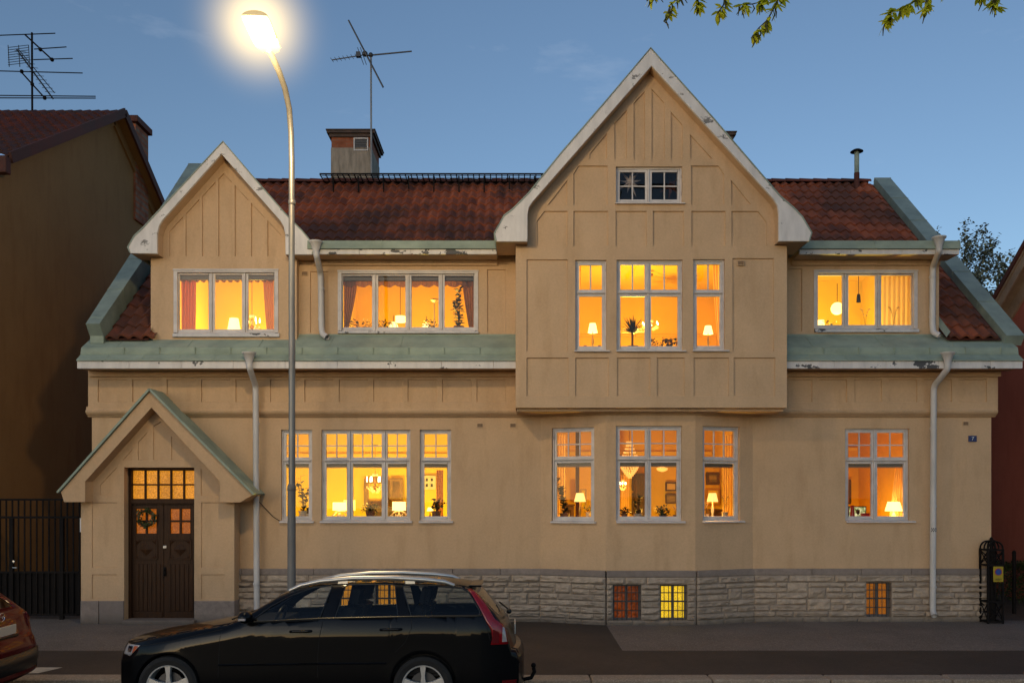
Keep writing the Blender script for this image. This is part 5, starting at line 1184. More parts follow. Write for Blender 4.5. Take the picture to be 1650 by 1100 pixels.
def build_car(car, root, pm, windows_all_dark=None):
    xs = set()
    x = car.x0
    while x < car.x1: xs.add(round(x, 4)); x += .05
    xs.add(car.x1)
    for t in car.top: xs.add(t[0])
    for wx in car.wheels:
        for k in range(25): xs.add(round(wx - car.archr*math.cos(math.pi*k/24), 4))
        xs.add(round(wx-car.archr-.002, 4)); xs.add(round(wx+car.archr+.002, 4))
    xs = sorted(xs); ys = [xs[0]]
    for x in xs[1:]:
        if x - ys[-1] > .0015: ys.append(x)
    xs = ys
    fr = [0, .06, .12, .2, .28, .36, .44, .52, .6, .67, .73, .78, .83, .87, .9, .93, .955, .975, .99, 1.0]
    cut = bmesh.new(); grid = []
    for x in xs:
        zb, zt = car.zbot(x), interp(car.top, x); col = []
        for f in fr: col.append(cut.verts.new((x, 0, zb + (zt-zb)*f)))
        grid.append(col)
    for i in range(len(xs)-1):
        for j in range(len(fr)-1): cut.faces.new((grid[i][j], grid[i+1][j], grid[i+1][j+1], grid[i][j+1]))
    for w in car.wins:
        for i in range(len(w)):
            a, b = w[i], w[(i+1) % len(w)]; d = Vector((b[0]-a[0], 0, b[1]-a[1])); n = Vector((-d.z, 0, d.x)).normalized()
            x0_, x1_ = min(p[0] for p in w)-.1, max(p[0] for p in w)+.1; z0_ = min(p[1] for p in w)-.06
            fs = [f for f in cut.faces if x0_ < f.calc_center_median().x < x1_ and f.calc_center_median().z > z0_]
            g = set(); [g.add(e) for f in fs for e in f.edges]; vv = set(v for f in fs for v in f.verts)
            bmesh.ops.bisect_plane(cut, geom=list(fs)+list(g)+list(vv), plane_co=(a[0], 0, a[1]), plane_no=n, dist=1e-5)
    parts = {}
    for f in cut.faces:
        c = f.calc_center_median(); k = -1
        for i, w in enumerate(car.wins):
            if inside(c.x, c.z, w): k = i
        parts.setdefault(k, []).append([tuple((v.co.x, v.co.z)) for v in f.verts])
    body = MB()
    def side(mbx, polys, off):
        for sgn in (-1, 1):
            for p in polys:
                mbx.add([(x, sgn*(car.yw(x, z)-off), z) for x, z in p], [tuple(range(len(p)))])
    side(body, parts[-1], 0)
    # top skin
    gl2 = MB(); nT = 14; outl = [(xs[0], z) for z in [car.zbot(xs[0]) + (interp(car.top, xs[0])-car.zbot(xs[0]))*f for f in fr[:-1]]] + [(x, interp(car.top, x)) for x in xs] + [(xs[-1], car.zbot(xs[-1]) + (interp(car.top, xs[-1])-car.zbot(xs[-1]))*f) for f in fr[-2::-1]]
    gl = MB()
    def row(x, z, off=0):
        y = car.yw(x, z); r = []
        bf = car.bf*max(0, 1-(x-car.x0)/.8)**1.5; br = car.br*max(0, 1-(car.x1-x)/.6)**1.2
        cr = .038 if z > car.belt[0][1]-.5 and z >= interp(car.top, x)-1e-4 and x < car.x1-.5 else 0
        if x < car.x0 + .3: cr *= (x-car.x0)/.3
        for k in range(nT+1):
            t = -1 + 2*k/nT; e = 1-abs(t)**2.4; r.append(Vector((x - bf*e + br*e, y*t, z + cr*e - off)))
        return r
    rows = [row(x, z) for x, z in outl]
    for i in range(len(rows)-1):
        xm_ = (outl[i][0]+outl[i+1][0])/2; ztop_ = outl[i][1] >= interp(car.top, outl[i][0])-1e-4
        isg = ztop_ and any(a < xm_ < b for a, b in car.glassx)
        for k in range(nT):
            tgt = (gl if xm_ < (car.x0+car.x1)/2 else gl2) if isg and 1 <= k < nT-1 else body
            tgt.add([rows[i][k], rows[i+1][k], rows[i+1][k+1], rows[i][k+1]], [(0,1,2,3)])
    for kk, ps in parts.items():
        if kk >= 0: pass
    b = body.build('body', pm, root, smooth=True)
    md = b.modifiers.new('thick', 'SOLIDIFY'); md.thickness = .012; md.offset = -1
    gl.build('windscreen', M['carglass'], root, smooth=True); gl2.build('rear_window', M['carglass_dark'], root, smooth=True)
    for kk, ps in parts.items():
        if kk >= 0:
            for sgn in (-1, 1):
                g = MB()
                for p in ps: g.add([(x, sgn*(car.yw(x, z, False)-.006), z) for x, z in p], [tuple(range(len(p)))])
                g.build('side_window', M['carglass'] if kk == 0 else M['carglass_dark'], root, smooth=True)
            w = car.wins[kk]
            pts = []
            for i in range(len(w)):
                a, b_ = w[i], w[(i+1) % len(w)]
                for q in range(6): x, z = a[0]+(b_[0]-a[0])*q/6, a[1]+(b_[1]-a[1])*q/6; pts.append((x, z))
            for sgn in (-1, 1):
                fr_ = MB(); P3 = [Vector((x, sgn*(car.yw(x, z)+.001), z)) for x, z in pts]; fr_.tube(P3+[P3[0]], .006, 6); fr_.build('window_trim', M['trim'], root, smooth=True)
    # arch liners and lower sills
    li = MB()
    for wx in car.wheels:
        for sgn in (-1, 1):
            n = 20; vs = []
            for k in range(n+1):
                an = math.pi*k/n; 
                for y in (car.W-.03, car.W-.35): vs.append((wx-(car.archr+.005)*math.cos(an), sgn*y, car.wr+(car.archr+.005)*math.sin(an)))
            li.add(vs, [(2*k, 2*k+1, 2*k+3, 2*k+2) for k in range(n)])
            li.add([(wx-car.archr-.01, sgn*(car.W-.35), .15), (wx+car.archr+.01, sgn*(car.W-.35), .15), (wx+car.archr+.01, sgn*(car.W-.35), .75), (wx-car.archr-.01, sgn*(car.W-.35), .75)], [(0,1,2,3)])
    li.add([(car.x0+.1, -.6, .2), (car.x1-.1, -.6, .2), (car.x1-.1, .6, .2), (car.x0+.1, .6, .2)], [(0,1,2,3)])
    li.build('underbody', M['dark'], root)
def wheel(root, x, y, r, spokes=5):
    s = 1 if y > 0 else -1
    t = MB(); t.lathe([(r*.68, -.09), (r*.86, -.105), (r*.97, -.09), (r, -.05), (r, .05), (r*.97, .09), (r*.86, .105), (r*.68, .09)], (0, 0, 0), 40, ax='Y'); w = t.build('wheel', M['tyre'], root, smooth=True, loc=(x, y, r))
    q = MB(); o = s*.088
    q.lathe([(r*.715, o*.9), (r*.70, o*1.06), (r*.655, o*1.02), (r*.64, o*.6), (r*.64, -o*.6)], (0, 0, 0), 40, ax='Y')
    q.lathe([(0, o*.95), (r*.10, o*.95), (r*.15, o*.78), (r*.15, o*.3)], (0, 0, 0), 20, ax='Y')
    for k in range(spokes):
        an = 2*math.pi*k/spokes + math.pi/2 + .02; d = Vector((math.cos(an), 0, math.sin(an))); e = Vector((-math.sin(an), 0, math.cos(an)))
        vs = []
        for rr, hw, yy in ((r*.10, r*.085, o*.86), (r*.35, r*.055, o*.92), (r*.66, r*.095, o*.98)):
            for sg in (-1, 1): vs += [d*rr+e*hw*sg+Vector((0, yy, 0)), d*rr+e*hw*sg*1.15+Vector((0, yy*.55, 0))]
        f = []
        for i in (0, 4): f += [(i, i+2, i+6, i+4), (i, i+4, i+5, i+1), (i+2, i+3, i+7, i+6), (i+1, i+5, i+7, i+3)]
        q.add(vs, f)
    q.build('rim', M['rim'], w, smooth=True)
    b = MB(); b.lathe([(0, 0), (r*.45, 0), (r*.45, o*.2), (0, o*.2)], (0, 0, 0), 24, ax='Y'); b.build('brake_disc', M['alu_dark'], w, smooth=True)
    return w
def surf_ribbon(mb, car, pts, wd=.005, off=.0015, sides=(-1, 1), r=None):
    for sgn in sides:
        p3 = []
        for i in range(len(pts)-1):
            n = max(2, int(math.hypot(pts[i+1][0]-pts[i][0], pts[i+1][1]-pts[i][1])/.04))
            for q in range(n): t = q/n; p3.append((pts[i][0]+(pts[i+1][0]-pts[i][0])*t, pts[i][1]+(pts[i+1][1]-pts[i][1])*t))
        p3.append(pts[-1]); mb.tube([Vector((x, sgn*(car.yw(x, z)+off-(wd if r is None else 0)), z)) for x, z in p3], wd if r is None else r, 6)
def surf_patch(mb, car, pl, off, sides=(-1, 1), n=8):
    """quad patch (4 corners in x,z) laid on the body side"""
    a, b, c, d = pl
    for sgn in sides:
        vs = []
        for j in range(n+1):
            for i in range(n+1):
                u, v = i/n, j/n; x = (a[0]*(1-u)+b[0]*u)*(1-v)+(d[0]*(1-u)+c[0]*u)*v; z = (a[1]*(1-u)+b[1]*u)*(1-v)+(d[1]*(1-u)+c[1]*u)*v
                vs.append((x, sgn*(car.yw(x, z)+off), z))
        mb.add(vs, [(j*(n+1)+i, j*(n+1)+i+1, (j+1)*(n+1)+i+1, (j+1)*(n+1)+i) for j in range(n) for i in range(n)])
ZR_ = -.05; YC = -6.17; CX0 = -4.06
def cz(py, d): return H - ZR_ - (py-VY)*d/F
def cx(px, d=9.05): return (px-VX)*d/F - CX0
# ---- black estate car
top = [(0, .60), (.012, .66), (.05, .715), (.13, .742), (.33, .775), (.62, .83), (.90, .885), (1.16, .93), (1.30, .985), (1.46, 1.09), (1.64, 1.20), (1.84, 1.285), (2.02, 1.328), (2.3, 1.35), (2.75, 1.355), (3.25, 1.338), (3.52, 1.31), (3.64, 1.285), (3.74, 1.205), (3.88, 1.05), (3.95, .955), (3.99, .90), (4.03, .76), (4.055, .68), (4.10, .665), (4.13, .60)]
belt = [(0, .62), (.3, .74), (1.1, .90), (1.4, .965), (2.3, .985), (4.2, 1.0)]
dw = 9.12
def wp(l): return [(cx(px, dw), cz(py, dw)) for px, py in l]
w1 = wp([(408, 1008), (414, 1000), (436, 983), (468, 965.5), (500, 954.5), (529, 949.5), (531, 952), (516, 1002), (512, 1004)])
w2 = wp([(541, 1001), (553, 951.5), (556, 949), (630, 948.5), (634, 951), (642, 998), (640, 1000)])
w3 = wp([(664, 999), (646, 952), (648, 949.5), (700, 950.5), (744, 955), (754, 960), (772, 988), (774, 994), (770, 998)])
black = Car(top, .82, (cx(275, 9.12), cx(683, 9.12)), .310, .335, [w1, w2, w3], ((1.18, 1.86), (3.68, 3.91)), M['car_black'], belt, 1.355, .60, .13, .06)
car = thing('parked_car', 'black estate car with silver roof rails parked at the kerb in front of the villa', 'car', (CX0, YC, ZR_))
car.rotation_euler = (math.radians(-2.2), 0, 0); car.location.z += .012; build_car(black, car, M['car_black'])
for wx in black.wheels:
    for y in (-.715, .715): wheel(car, wx, y, .310)
mb = MB()   # shut lines
S = lambda l: [(cx(a, 9.0), cz(b, 9.0)) for a, b in l]
for l in ([(518, 1009), (513, 1035), (511, 1062), (511, 1098)], [(662, 1005), (662, 1020), (652, 1042), (636, 1058)], [(357, 1018), (352, 1035), (350, 1098)], [(783, 1000), (783, 1012), (790, 1040)]): surf_ribbon(mb, black, S(l), .004)
surf_ribbon(mb, black, [(.22, .70), (.62, .77), (1.12, .885)], .004)
mb.build('shut_lines', M['dark'], car)
for sg in (-1, 1): mb = MB(); surf_ribbon(mb, black, S([(404, 1009.5), (516, 1004), (642, 1001.5), (776, 999.5)]), r=.008, off=.002, sides=(sg,)); mb.build('belt_moulding', M['trim'], car, smooth=True)
for sg in (-1, 1): mb = MB(); surf_ribbon(mb, black, S([(350, 1079), (505, 1077), (622, 1076)]), r=.012, off=-.004, sides=(sg,)); mb.build('side_moulding', M['car_black'], car, smooth=True)
for (a, b) in ((466, 500), (612, 646)):
    for sg in (-1, 1):
        mb = MB(); za = cz(1025 if a < 500 else 1022, 9.0); xa, xb = cx(a, 9.0), cx(b, 9.0); ya = sg*(black.yw((xa+xb)/2, za))
        mb.tube([(xa, ya, za), (xa+.03, ya+sg*.03, za+.004), (xb-.03, ya+sg*.034, za+.006), (xb, ya, za+.006)], [.014, .015, .016, .014], 10); mb.build('door_handle', M['car_black'], car, smooth=True)
for sg in (-1, 1):
    # roof rails
    mb = MB(); pts = [(1.74, 1.265), (1.86, 1.318), (2.06, 1.362), (2.4, 1.392), (2.8, 1.396), (3.15, 1.378), (3.36, 1.355), (3.46, 1.318)]
    mb.tube([Vector((x, sg*.57, z)) for x, z in pts], [.016, .022, .026, .026, .026, .026, .024, .018], 10)
    for x in (2.3, 3.0): mb.box(x-.05, x+.05, sg*.57-.012, sg*.57+.012, 1.335, 1.375)
    mb.build('roof_rail', M['rail'], car, smooth=True)
    # mirrors
    mb = MB(); mx, mz = cx(392, 8.9), cz(1003, 8.9); y = sg*(.80); mb.sphere((mx, y+sg*.10, mz), .085, 16, 10, sc_=(.85, 1.15, .75)); mb.tube([(mx+.05, y-sg*.06, mz-.05), (mx+.02, y+sg*.06, mz-.03)], .022, 8); mr = mb.build('wing_mirror', M['car_black'], car, smooth=True)
    mb = MB(); mb.box(mx-.045, mx+.03, y+sg*.185, y+sg*.20, mz-.028, mz-.004); mb.build('mirror_lamp', M['clearl'], mr, bevel=.004)
    # headlights
    mb = MB(); surf_patch(mb, black, [(.035, .615), (.13, .60), (.255, .715), (.05, .715)], .004, (sg,)); hl = mb.build('headlight', M['clearl'], car, smooth=True, solid=.006)
    mb = MB(); surf_patch(mb, black, [(.085, .64), (.14, .64), (.16, .70), (.09, .70)], .009, (sg,), 4); mb.build('headlight_lens', M['chrome'], hl, smooth=True)
    mb = MB(); surf_patch(mb, black, [(.155, .63), (.175, .64), (.235, .705), (.175, .705)], .009, (sg,), 4); mb.build('indicator', M['orange_l'], hl, smooth=True)
    # rear lamps: long vertical clusters
    mb = MB(); q = [(3.655, 1.285), (3.70, 1.262), (3.80, 1.12), (3.885, .985), (3.965, .93), (4.00, .87), (4.02, .735)]; l = [(3.60, 1.28), (3.645, 1.235), (3.735, 1.09), (3.80, .965), (3.85, .88), (3.86, .80), (3.845, .735)]
    vs = []; n = 6
    for a, b in zip(l, q):
        for i in range(n+1): x, z = a[0]+(b[0]-a[0])*i/n, a[1]+(b[1]-a[1])*i/n; z = min(z, interp(black.top, x)-.004); vs.append((x, sg*(black.yw(x, z)+.007), z))
    fs = [(j*(n+1)+i, j*(n+1)+i+1, (j+1)*(n+1)+i+1, (j+1)*(n+1)+i) for j in range(6) for i in range(n)]
    mb.add(vs, fs); tl = mb.build('tail_light', M['taill'], car, smooth=True, solid=.012)
    mb = MB(); surf_patch(mb, black, [(3.96, .76), (4.01, .76), (3.985, .90), (3.965, .91)], .016, (sg,), 4); mb.build('reversing_light', M['clearl'], tl, smooth=True)
    mb = MB(); surf_patch(mb, black, [(3.855, .75), (3.93, .75), (3.93, .86), (3.87, .89)], .016, (sg,), 4); mb.build('brake_light', M['taild'], tl, smooth=True)
    mb = MB(); surf_patch(mb, black, [(3.96, .33), (4.10, .33), (4.11, .37), (3.96, .37)], .006, (sg,), 4); mb.build('reflector', M['taild'], car, smooth=True)
mb = MB(); mb.tube([(4.06, -.05, .28), (4.18, -.05, .26), (4.27, -.05, .28), (4.305, -.05, .345), (4.295, -.05, .39)], .022, 10); mb.sphere((4.295, -.05, .415), .028); mb.build('tow_bar', M['iron'], car, smooth=True)
mb = MB(); mb.box(3.60, 3.74, -.5, .5, 1.295, 1.315); mb.build('spoiler', M['car_black'], car, bevel=.012)
mb = MB(); mb.tube([(4.0, 0, .99), (4.05, .0, 1.0), (3.92, .25, 1.08)], .010, 6); mb.sphere((4.03, 0, 1.0), .028); mb.build('rear_wiper', M['trim'], car, smooth=True)
mb = MB(); mb.box(4.085, 4.10, -.26, .26, .78, .89); mb.build('number_plate', M['plate'], car, bevel=.004)
mb = MB(); 
for sg in (-1, 1): mb.tube([(1.12, sg*.1, .975), (1.2, sg*.35, 1.0), (1.16, sg*.6, .97)], .009, 6)
mb.build('wiper', M['trim'], car)
# cabin
mb = MB(); mb.box(1.2, 3.95, -.72, .72, .40, .43); mb.box(1.15, 1.55, -.70, .70, .62, .93)
for sg in (-1, 1): mb.box(1.3, 3.9, sg*.70, sg*.73, .43, .93)
mb.box(3.05, 3.9, -.68, .68, .43, .80); mb.build('cabin', M['seat'], car, bevel=.02)
def seat(x, y, rear=False):
    mb = MB(); mb.box(x-.25, x+.25, y-.24, y+.24, .43, .62); b = Vector((x+.22, y, .60)); t = Vector((x+.40, y, 1.08)); mb.bar(b, t, .46, .13, up=(1, 0, 0)); mb.bar(t+Vector((.01, 0, .04)), t+Vector((.045, 0, .20)), .26, .10, up=(1, 0, 0))
    mb.tube([t, t+Vector((.01, 0, .06))], .01, 6); mb.build('seat', M['seat'], car, bevel=.04)
for y in (-.36, .36): seat(1.98, y); seat(2.72, y)
mb = MB(); pts = [Vector((1.58 + .06*math.sin(a), -.36 + .18*math.cos(a), .93 + .16*math.sin(a))) for a in [6.2832*i/20 for i in range(21)]]; mb.tube(pts, .014, 8); mb.tube([(1.5, -.36, .86), (1.6, -.36, .93)], .03, 8); mb.build('steering_wheel', M['trim'], car, smooth=True)
mb = MB()
for i in range(14): y = -.62+1.24*i/13; mb.tube([(3.12, y, .88), (3.16, y, 1.28)], .0035, 5)
for i in range(8): z = .9+.05*i; mb.tube([(3.12+.014*i*.7, -.62, z), (3.12+.014*i*.7, .62, z)], .0035, 5)
mb.build('dog_guard', M['iron'], car)
# ---- red hatchback
L = 4.2
top = [(0, .55), (.015, .63), (.06, .70), (.35, .80), (.9, .90), (1.1, .95), (1.35, 1.10), (1.7, 1.29), (2.0, 1.36), (2.5, 1.385), (3.1, 1.36), (3.5, 1.30), (3.62, 1.27), (3.78, 1.14), (3.95, 1.00), (4.03, .95), (4.075, .90), (4.10, .80), (4.13, .70), (4.17, .66), (4.2, .58)]
belt = [(0, .6), (.4, .78), (1.1, .9), (2.2, .95), (3.6, 1.02), (4.2, .95)]
W1 = [(1.42, .97), (1.75, 1.20), (2.05, 1.29), (2.30, 1.31), (2.26, .97)]; W2 = [(2.36, .97), (2.40, 1.31), (2.9, 1.30), (3.3, 1.2), (3.42, 1.08), (3.2, 1.0)]
red = Car(top, .83, (.85, 3.45), .31, .335, [W1, W2], ((1.13, 1.72), (3.6, 3.97)), M['car_red'], belt, 1.385, .60, .13, .10)
RX = -5.60 - L
rc = thing('parked_car', 'red hatchback cut off by the left edge of the picture, seen from its rear corner', 'car', (RX, YC, ZR_))
build_car(red, rc, M['car_red'])
for wx in red.wheels:
    for y in (-.72, .72): wheel(rc, wx, y, .31)
for sg in (-1, 1):
    mb = MB(); surf_patch(mb, red, [(3.86, .84), (4.085, .83), (4.075, .91), (3.80, .945)], .006, (sg,)); tl = mb.build('tail_light', M['taild'], rc, smooth=True, solid=.012)
    mb = MB(); surf_patch(mb, red, [(3.98, .855), (4.07, .85), (4.06, .89), (3.96, .905)], .014, (sg,), 4); mb.build('light_lens', M['taill'], tl, smooth=True)
mb = MB()      # black lower bumper
vs = []; n = 20
for j, (z, inset) in enumerate(((.53, .0), (.42, .0), (.30, .02), (.22, .10))):
    for i in range(n+1):
        t = -1+2*i/n; y = red.yw(L, z if z > .3 else .3)*t*1.01; e = 1-abs(t)**2.4; vs.append((L + .012 + .10*e - inset, y, z))
mb.add(vs, [(j*(n+1)+i, j*(n+1)+i+1, (j+1)*(n+1)+i+1, (j+1)*(n+1)+i) for j in range(3) for i in range(n)])
for sg in (-1, 1): surf_patch(mb, red, [(3.80, .29), (4.2, .28), (4.2, .53), (3.83, .50)], .008, (sg,))
mb.build('lower_bumper', M['trim'], rc, smooth=True, solid=.01)
mb = MB(); mb.box(4.19, 4.205, -.26, .26, .735, .84); np2 = mb.build('number_plate', M['plate'], rc, bevel=.004)
mb = MB(); mb.box(4.19, 4.22, -.28, .28, .705, .728); mb.build('plate_trim', M['trim'], rc, bevel=.004)
mb = MB(); ex = 4.185; ez = .945     # winged ring emblem
mb.tube([(ex, .058*math.cos(a), ez+.046*math.sin(a)) for a in [6.2832*i/28 for i in range(29)]], .006, 8)
mb.tube([(ex+.004, -.052, ez+.012), (ex+.004, -.03, ez+.014), (ex+.004, -.012, ez+.002), (ex+.004, 0, ez-.014), (ex+.004, .012, ez+.002), (ex+.004, .03, ez+.014), (ex+.004, .052, ez+.012)], .005, 8)
mb.build('emblem', M['chrome'], rc, smooth=True)
mb = MB(); mb.box(3.60, 3.85, -.52, .52, 1.285, 1.305); mb.build('spoiler', M['car_red'], rc, bevel=.012)
mb = MB(); mb.box(1.3, 3.9, -.7, .7, .40, .43); mb.box(3.0, 3.9, -.68, .68, .43, .88); mb.build('cabin', M['seat'], rc, bevel=.02)
# ================================================================ STREET LAMP
lx, ly = -2.91, -4.2
lamp = thing('street_lamp', 'tall grey lamp post with curved arm and glowing yellow head before the villa', 'street lamp', (lx, ly, pz(ly)))
def L_(px, py, Y): p = P(px, py, Y); return p - Vector((lx, ly, pz(ly)))
z1 = PZ(783, ly) - pz(ly)
mb = MB(); mb.tube([(0, 0, -.05), (0, 0, z1)], [.055, .053], 20, 0); mb.lathe([(.053, z1-.06), (.058, z1-.05), (.056, z1), (.045, z1+.03)], n=20); mb.box(-.02, .035, -.057, -.052, .55, .85); mb.build('pole', M['polebase'], lamp, smooth=True)
arm = [L_(470.5, 783, ly), L_(470.5, 560, ly)]; mb = MB()
n = 14
arm += [L_(470, y, ly) for y in (480, 400, 330, 260)]
cps = [(469, 215, ly), (466, 175, ly-.14), (459, 142, ly-.38), (449, 114, ly-.70), (438, 90, ly-1.0), (433, 80, ly-1.12)]
arm += [L_(*c) for c in cps]
mb.tube(arm, [.044]*2 + [.041, .040, .039, .038] + [.037]*6, 16); mb.lathe([(.044, 0), (.05, .015), (.048, .05), (.041, .06)], L_(470.5, 330, ly), 16)
mb.build('arm', M['steel'], lamp, smooth=True)
# head: tapered housing with a bowl lens underneath
a = L_(436, 86, ly-1.04); b = L_(409.5, 25, ly-1.95); d = (b-a).normalized(); sd = d.cross(Vector((0, 0, 1))).normalized(); up = sd.cross(d).normalized(); Ln = (b-a).length
mb = MB(); prof = [(0, .05, .05), (.05, .10, .075), (.16, .145, .10), (.40, .152, .11), (.8, .152, .10), (.97, .145, .07), (1.0, .13, .04)]
vs = []; k = 14
for t, w, h in prof:
    for i in range(k+1): an = math.pi*i/k; vs.append(a + d*Ln*t + sd*w*math.cos(an) + up*(h*math.sin(an)))
mb.add(vs, [(j*(k+1)+i, j*(k+1)+i+1, (j+1)*(k+1)+i+1, (j+1)*(k+1)+i) for j in range(6) for i in range(k)] + [tuple(range(k+1)), tuple(6*(k+1)+i for i in range(k+1))])
lamp_y = em('glow_painted_housing', (1, .62, .10), .9); M['lamp_housing'] = lamp_y  # housing underside glows by emission, imitating light spilt from the lens
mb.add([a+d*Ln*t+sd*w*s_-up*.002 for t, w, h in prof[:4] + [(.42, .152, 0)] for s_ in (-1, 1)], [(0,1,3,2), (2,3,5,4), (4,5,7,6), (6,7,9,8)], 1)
hd = mb.build('lamp_head', [M['steel'], M['lamp_housing']], lamp, smooth=True)
mb = MB(); vs = []
for j in range(9):
    t = .40 + .575*j/8
    for i in range(k+1): an = math.pi*i/k; w = .14 if 0 < j < 8 else .13; vs.append(a + d*Ln*t + sd*w*math.cos(an) - up*(.004 + .04*math.sin(an)**.4*math.sin(math.pi*(j+.3)/8.6)**.4))
mb.add(vs, [(j*(k+1)+i, j*(k+1)+i+1, (j+1)*(k+1)+i+1, (j+1)*(k+1)+i) for j in range(8) for i in range(k)])
mb.build('lamp_lens', em('lit_lamp_lens', (1, .80, .42), 14), lamp, smooth=True)
hz = MB(); hc = a + d*Ln*.82 - up*.03; hz.sphere(hc, 1.0, 28, 18)  # added emission-only sphere imitating the glare halo of the lit head, no real haze
vm = bpy.data.materials.new('lamp_halo_glow'); vm.use_nodes = True; vn = vm.node_tree.nodes; vn.clear(); vo_ = nd(vm, 'ShaderNodeOutputMaterial'); pv = nd(vm, 'ShaderNodeVolumePrincipled'); pv.inputs['Density'].default_value = 0
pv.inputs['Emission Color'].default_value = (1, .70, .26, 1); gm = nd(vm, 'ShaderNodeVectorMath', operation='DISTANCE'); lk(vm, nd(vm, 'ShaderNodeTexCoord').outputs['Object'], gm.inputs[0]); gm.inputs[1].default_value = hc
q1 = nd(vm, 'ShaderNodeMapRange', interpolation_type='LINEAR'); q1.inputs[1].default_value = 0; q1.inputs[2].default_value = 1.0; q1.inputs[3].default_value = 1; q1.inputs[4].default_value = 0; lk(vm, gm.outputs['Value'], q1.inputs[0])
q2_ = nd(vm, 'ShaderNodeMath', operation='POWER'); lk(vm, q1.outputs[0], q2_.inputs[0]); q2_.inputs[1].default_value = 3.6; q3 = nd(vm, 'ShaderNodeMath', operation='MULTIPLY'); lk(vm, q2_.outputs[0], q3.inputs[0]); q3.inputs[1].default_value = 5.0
lk(vm, q3.outputs[0], pv.inputs['Emission Strength']); lk(vm, pv.outputs[0], vo_.inputs['Volume']); hz.build('painted_halo', vm, lamp, smooth=True)
hp = a + d*Ln*.68 - up*.25 + Vector((lx, ly, pz(ly)))
STREET = plight(hp.x, hp.y, hp.z, 1, (1, .73, .38), .18, 'street_light')
# ================================================================ NEIGHBOURS
def neighbour_left():
    t = thing('house', 'dark brown rendered gable end with red tiled roof beyond the alley on the left', 'house', (-14, 5, 0)); o = Vector((-14, 5, 0))
    X0, YR_, ZR2, sl2, Y0, Y1 = -9.78, 5.9, 11.6, .60, 1.0, 10.4
    ze = ZR2 - sl2*(YR_-Y0)
    mb = MB(); v = [Vector(p)-o for p in ((X0, Y0, -.1), (X0, Y1, -.1), (X0, Y1, ze), (X0, YR_, ZR2), (X0, Y0, ze))]; mb.add(v, [(0,1,2,3,4)]); w = [p - Vector((10, 0, 0)) for p in v]; mb.add(w, [(4,3,2,1,0)])
    mb.add([v[0], w[0], w[4], v[4]], [(0,1,2,3)]); mb.add([v[1], w[1], w[2], v[2]], [(0,1,2,3)]); mb.build('wall', M['brown_wall'], t)
    mb = MB(); Xo = X0 + .28
    d1 = Vector((0, -1, -sl2)).normalized(); d2 = Vector((0, 1, -sl2)).normalized()
    for dd, ln, tw in ((d1, (YR_-Y0+.1)*math.hypot(1, sl2), 1), (d2, (Y1-YR_+.6)*math.hypot(1, sl2), -1)):
        n_ = Vector((0, -tw*sl2*1.0, 1)).normalized(); rows = int(ln/.36)
        for r in range(rows):
            for c in range(40 if tw > 0 else 2):
                x = Xo - (c+1)*.22; p0 = Vector((x, YR_, ZR2)) + dd*(r*.36) - o; p1 = p0 + dd*.38; vs = []
                for p, lf in ((p0, .07), (p1, .10)):
                    for q in (0, .25, .5, .75, 1): vs.append(p + Vector((q*.22, 0, 0)) + n_*(lf + .024*math.sin(q*6.28)))
                low = [v_ - n_*.03 for v_ in vs[5:]]; mb.add(vs+low, [(i, i+1, i+6, i+5) for i in range(4)] + [(5+i, 6+i, 11+i, 10+i) for i in range(4)], 0, random.random())
    rf = mb.build('roof', M['tile_dark'], t, smooth=True)
    mb = MB(); R0 = Vector((X0, YR_, ZR2)) - o
    for dd, ln in ((d1, (YR_-Y0+.1)*math.hypot(1, sl2)), (d2, (Y1-YR_+.6)*math.hypot(1, sl2))):
        q = R0 + dd*ln; nn_ = Vector((0, 0, .06))
        mb.add([R0+Vector((0, 0, -.0)), R0+Vector((.28, 0, 0)), q+Vector((.28, 0, 0)), q], [(0,1,2,3)])
        mb.bar(R0+Vector((.30, 0, .03)), q+Vector((.30, 0, .03)), .05, .2, up=(0, 0, 1), m=1); mb.bar(R0+Vector((.02, 0, -.16)), q+Vector((.02, 0, -.16)), .06, .22, m=0)
    mb.build('verge_board', [M['brown_wall'], M['tile_dark']], t)
    mb = MB(); q = R0 + d1*((YR_-Y0+.1)*math.hypot(1, sl2)); mb.box(q.x-1.5, q.x+.3, q.y-.16, q.y+.02, q.z-.30, q.z+.02); mb.build('gutter', M['tile_dark'], t, bevel=.02)
    p = P(213, 205, 7.4) - o; mb = MB(); mb.box(p.x-.9, p.x+.22, p.y-.3, p.y+.5, p.z-2.5, p.z-.02); ch = mb.build('chimney', M['brick'], rf, bevel=.005); mb = MB(); mb.box(p.x-1.0, p.x+.30, p.y-.38, p.y+.58, p.z, p.z+.16); mb.build('chimney_cap', M['tile_dark'], ch, bevel=.01)
M['brown_wall'] = stucco('brown_render', (.30, .16, .06), .8)
neighbour_left()
M['pink_wall'] = stucco('dark_red_render', (.46, .14, .10), .8); M['cream_board'] = vary('cream_boards', (.42, .31, .22), (.3, .22, .16), 3, .6, .1, 30)
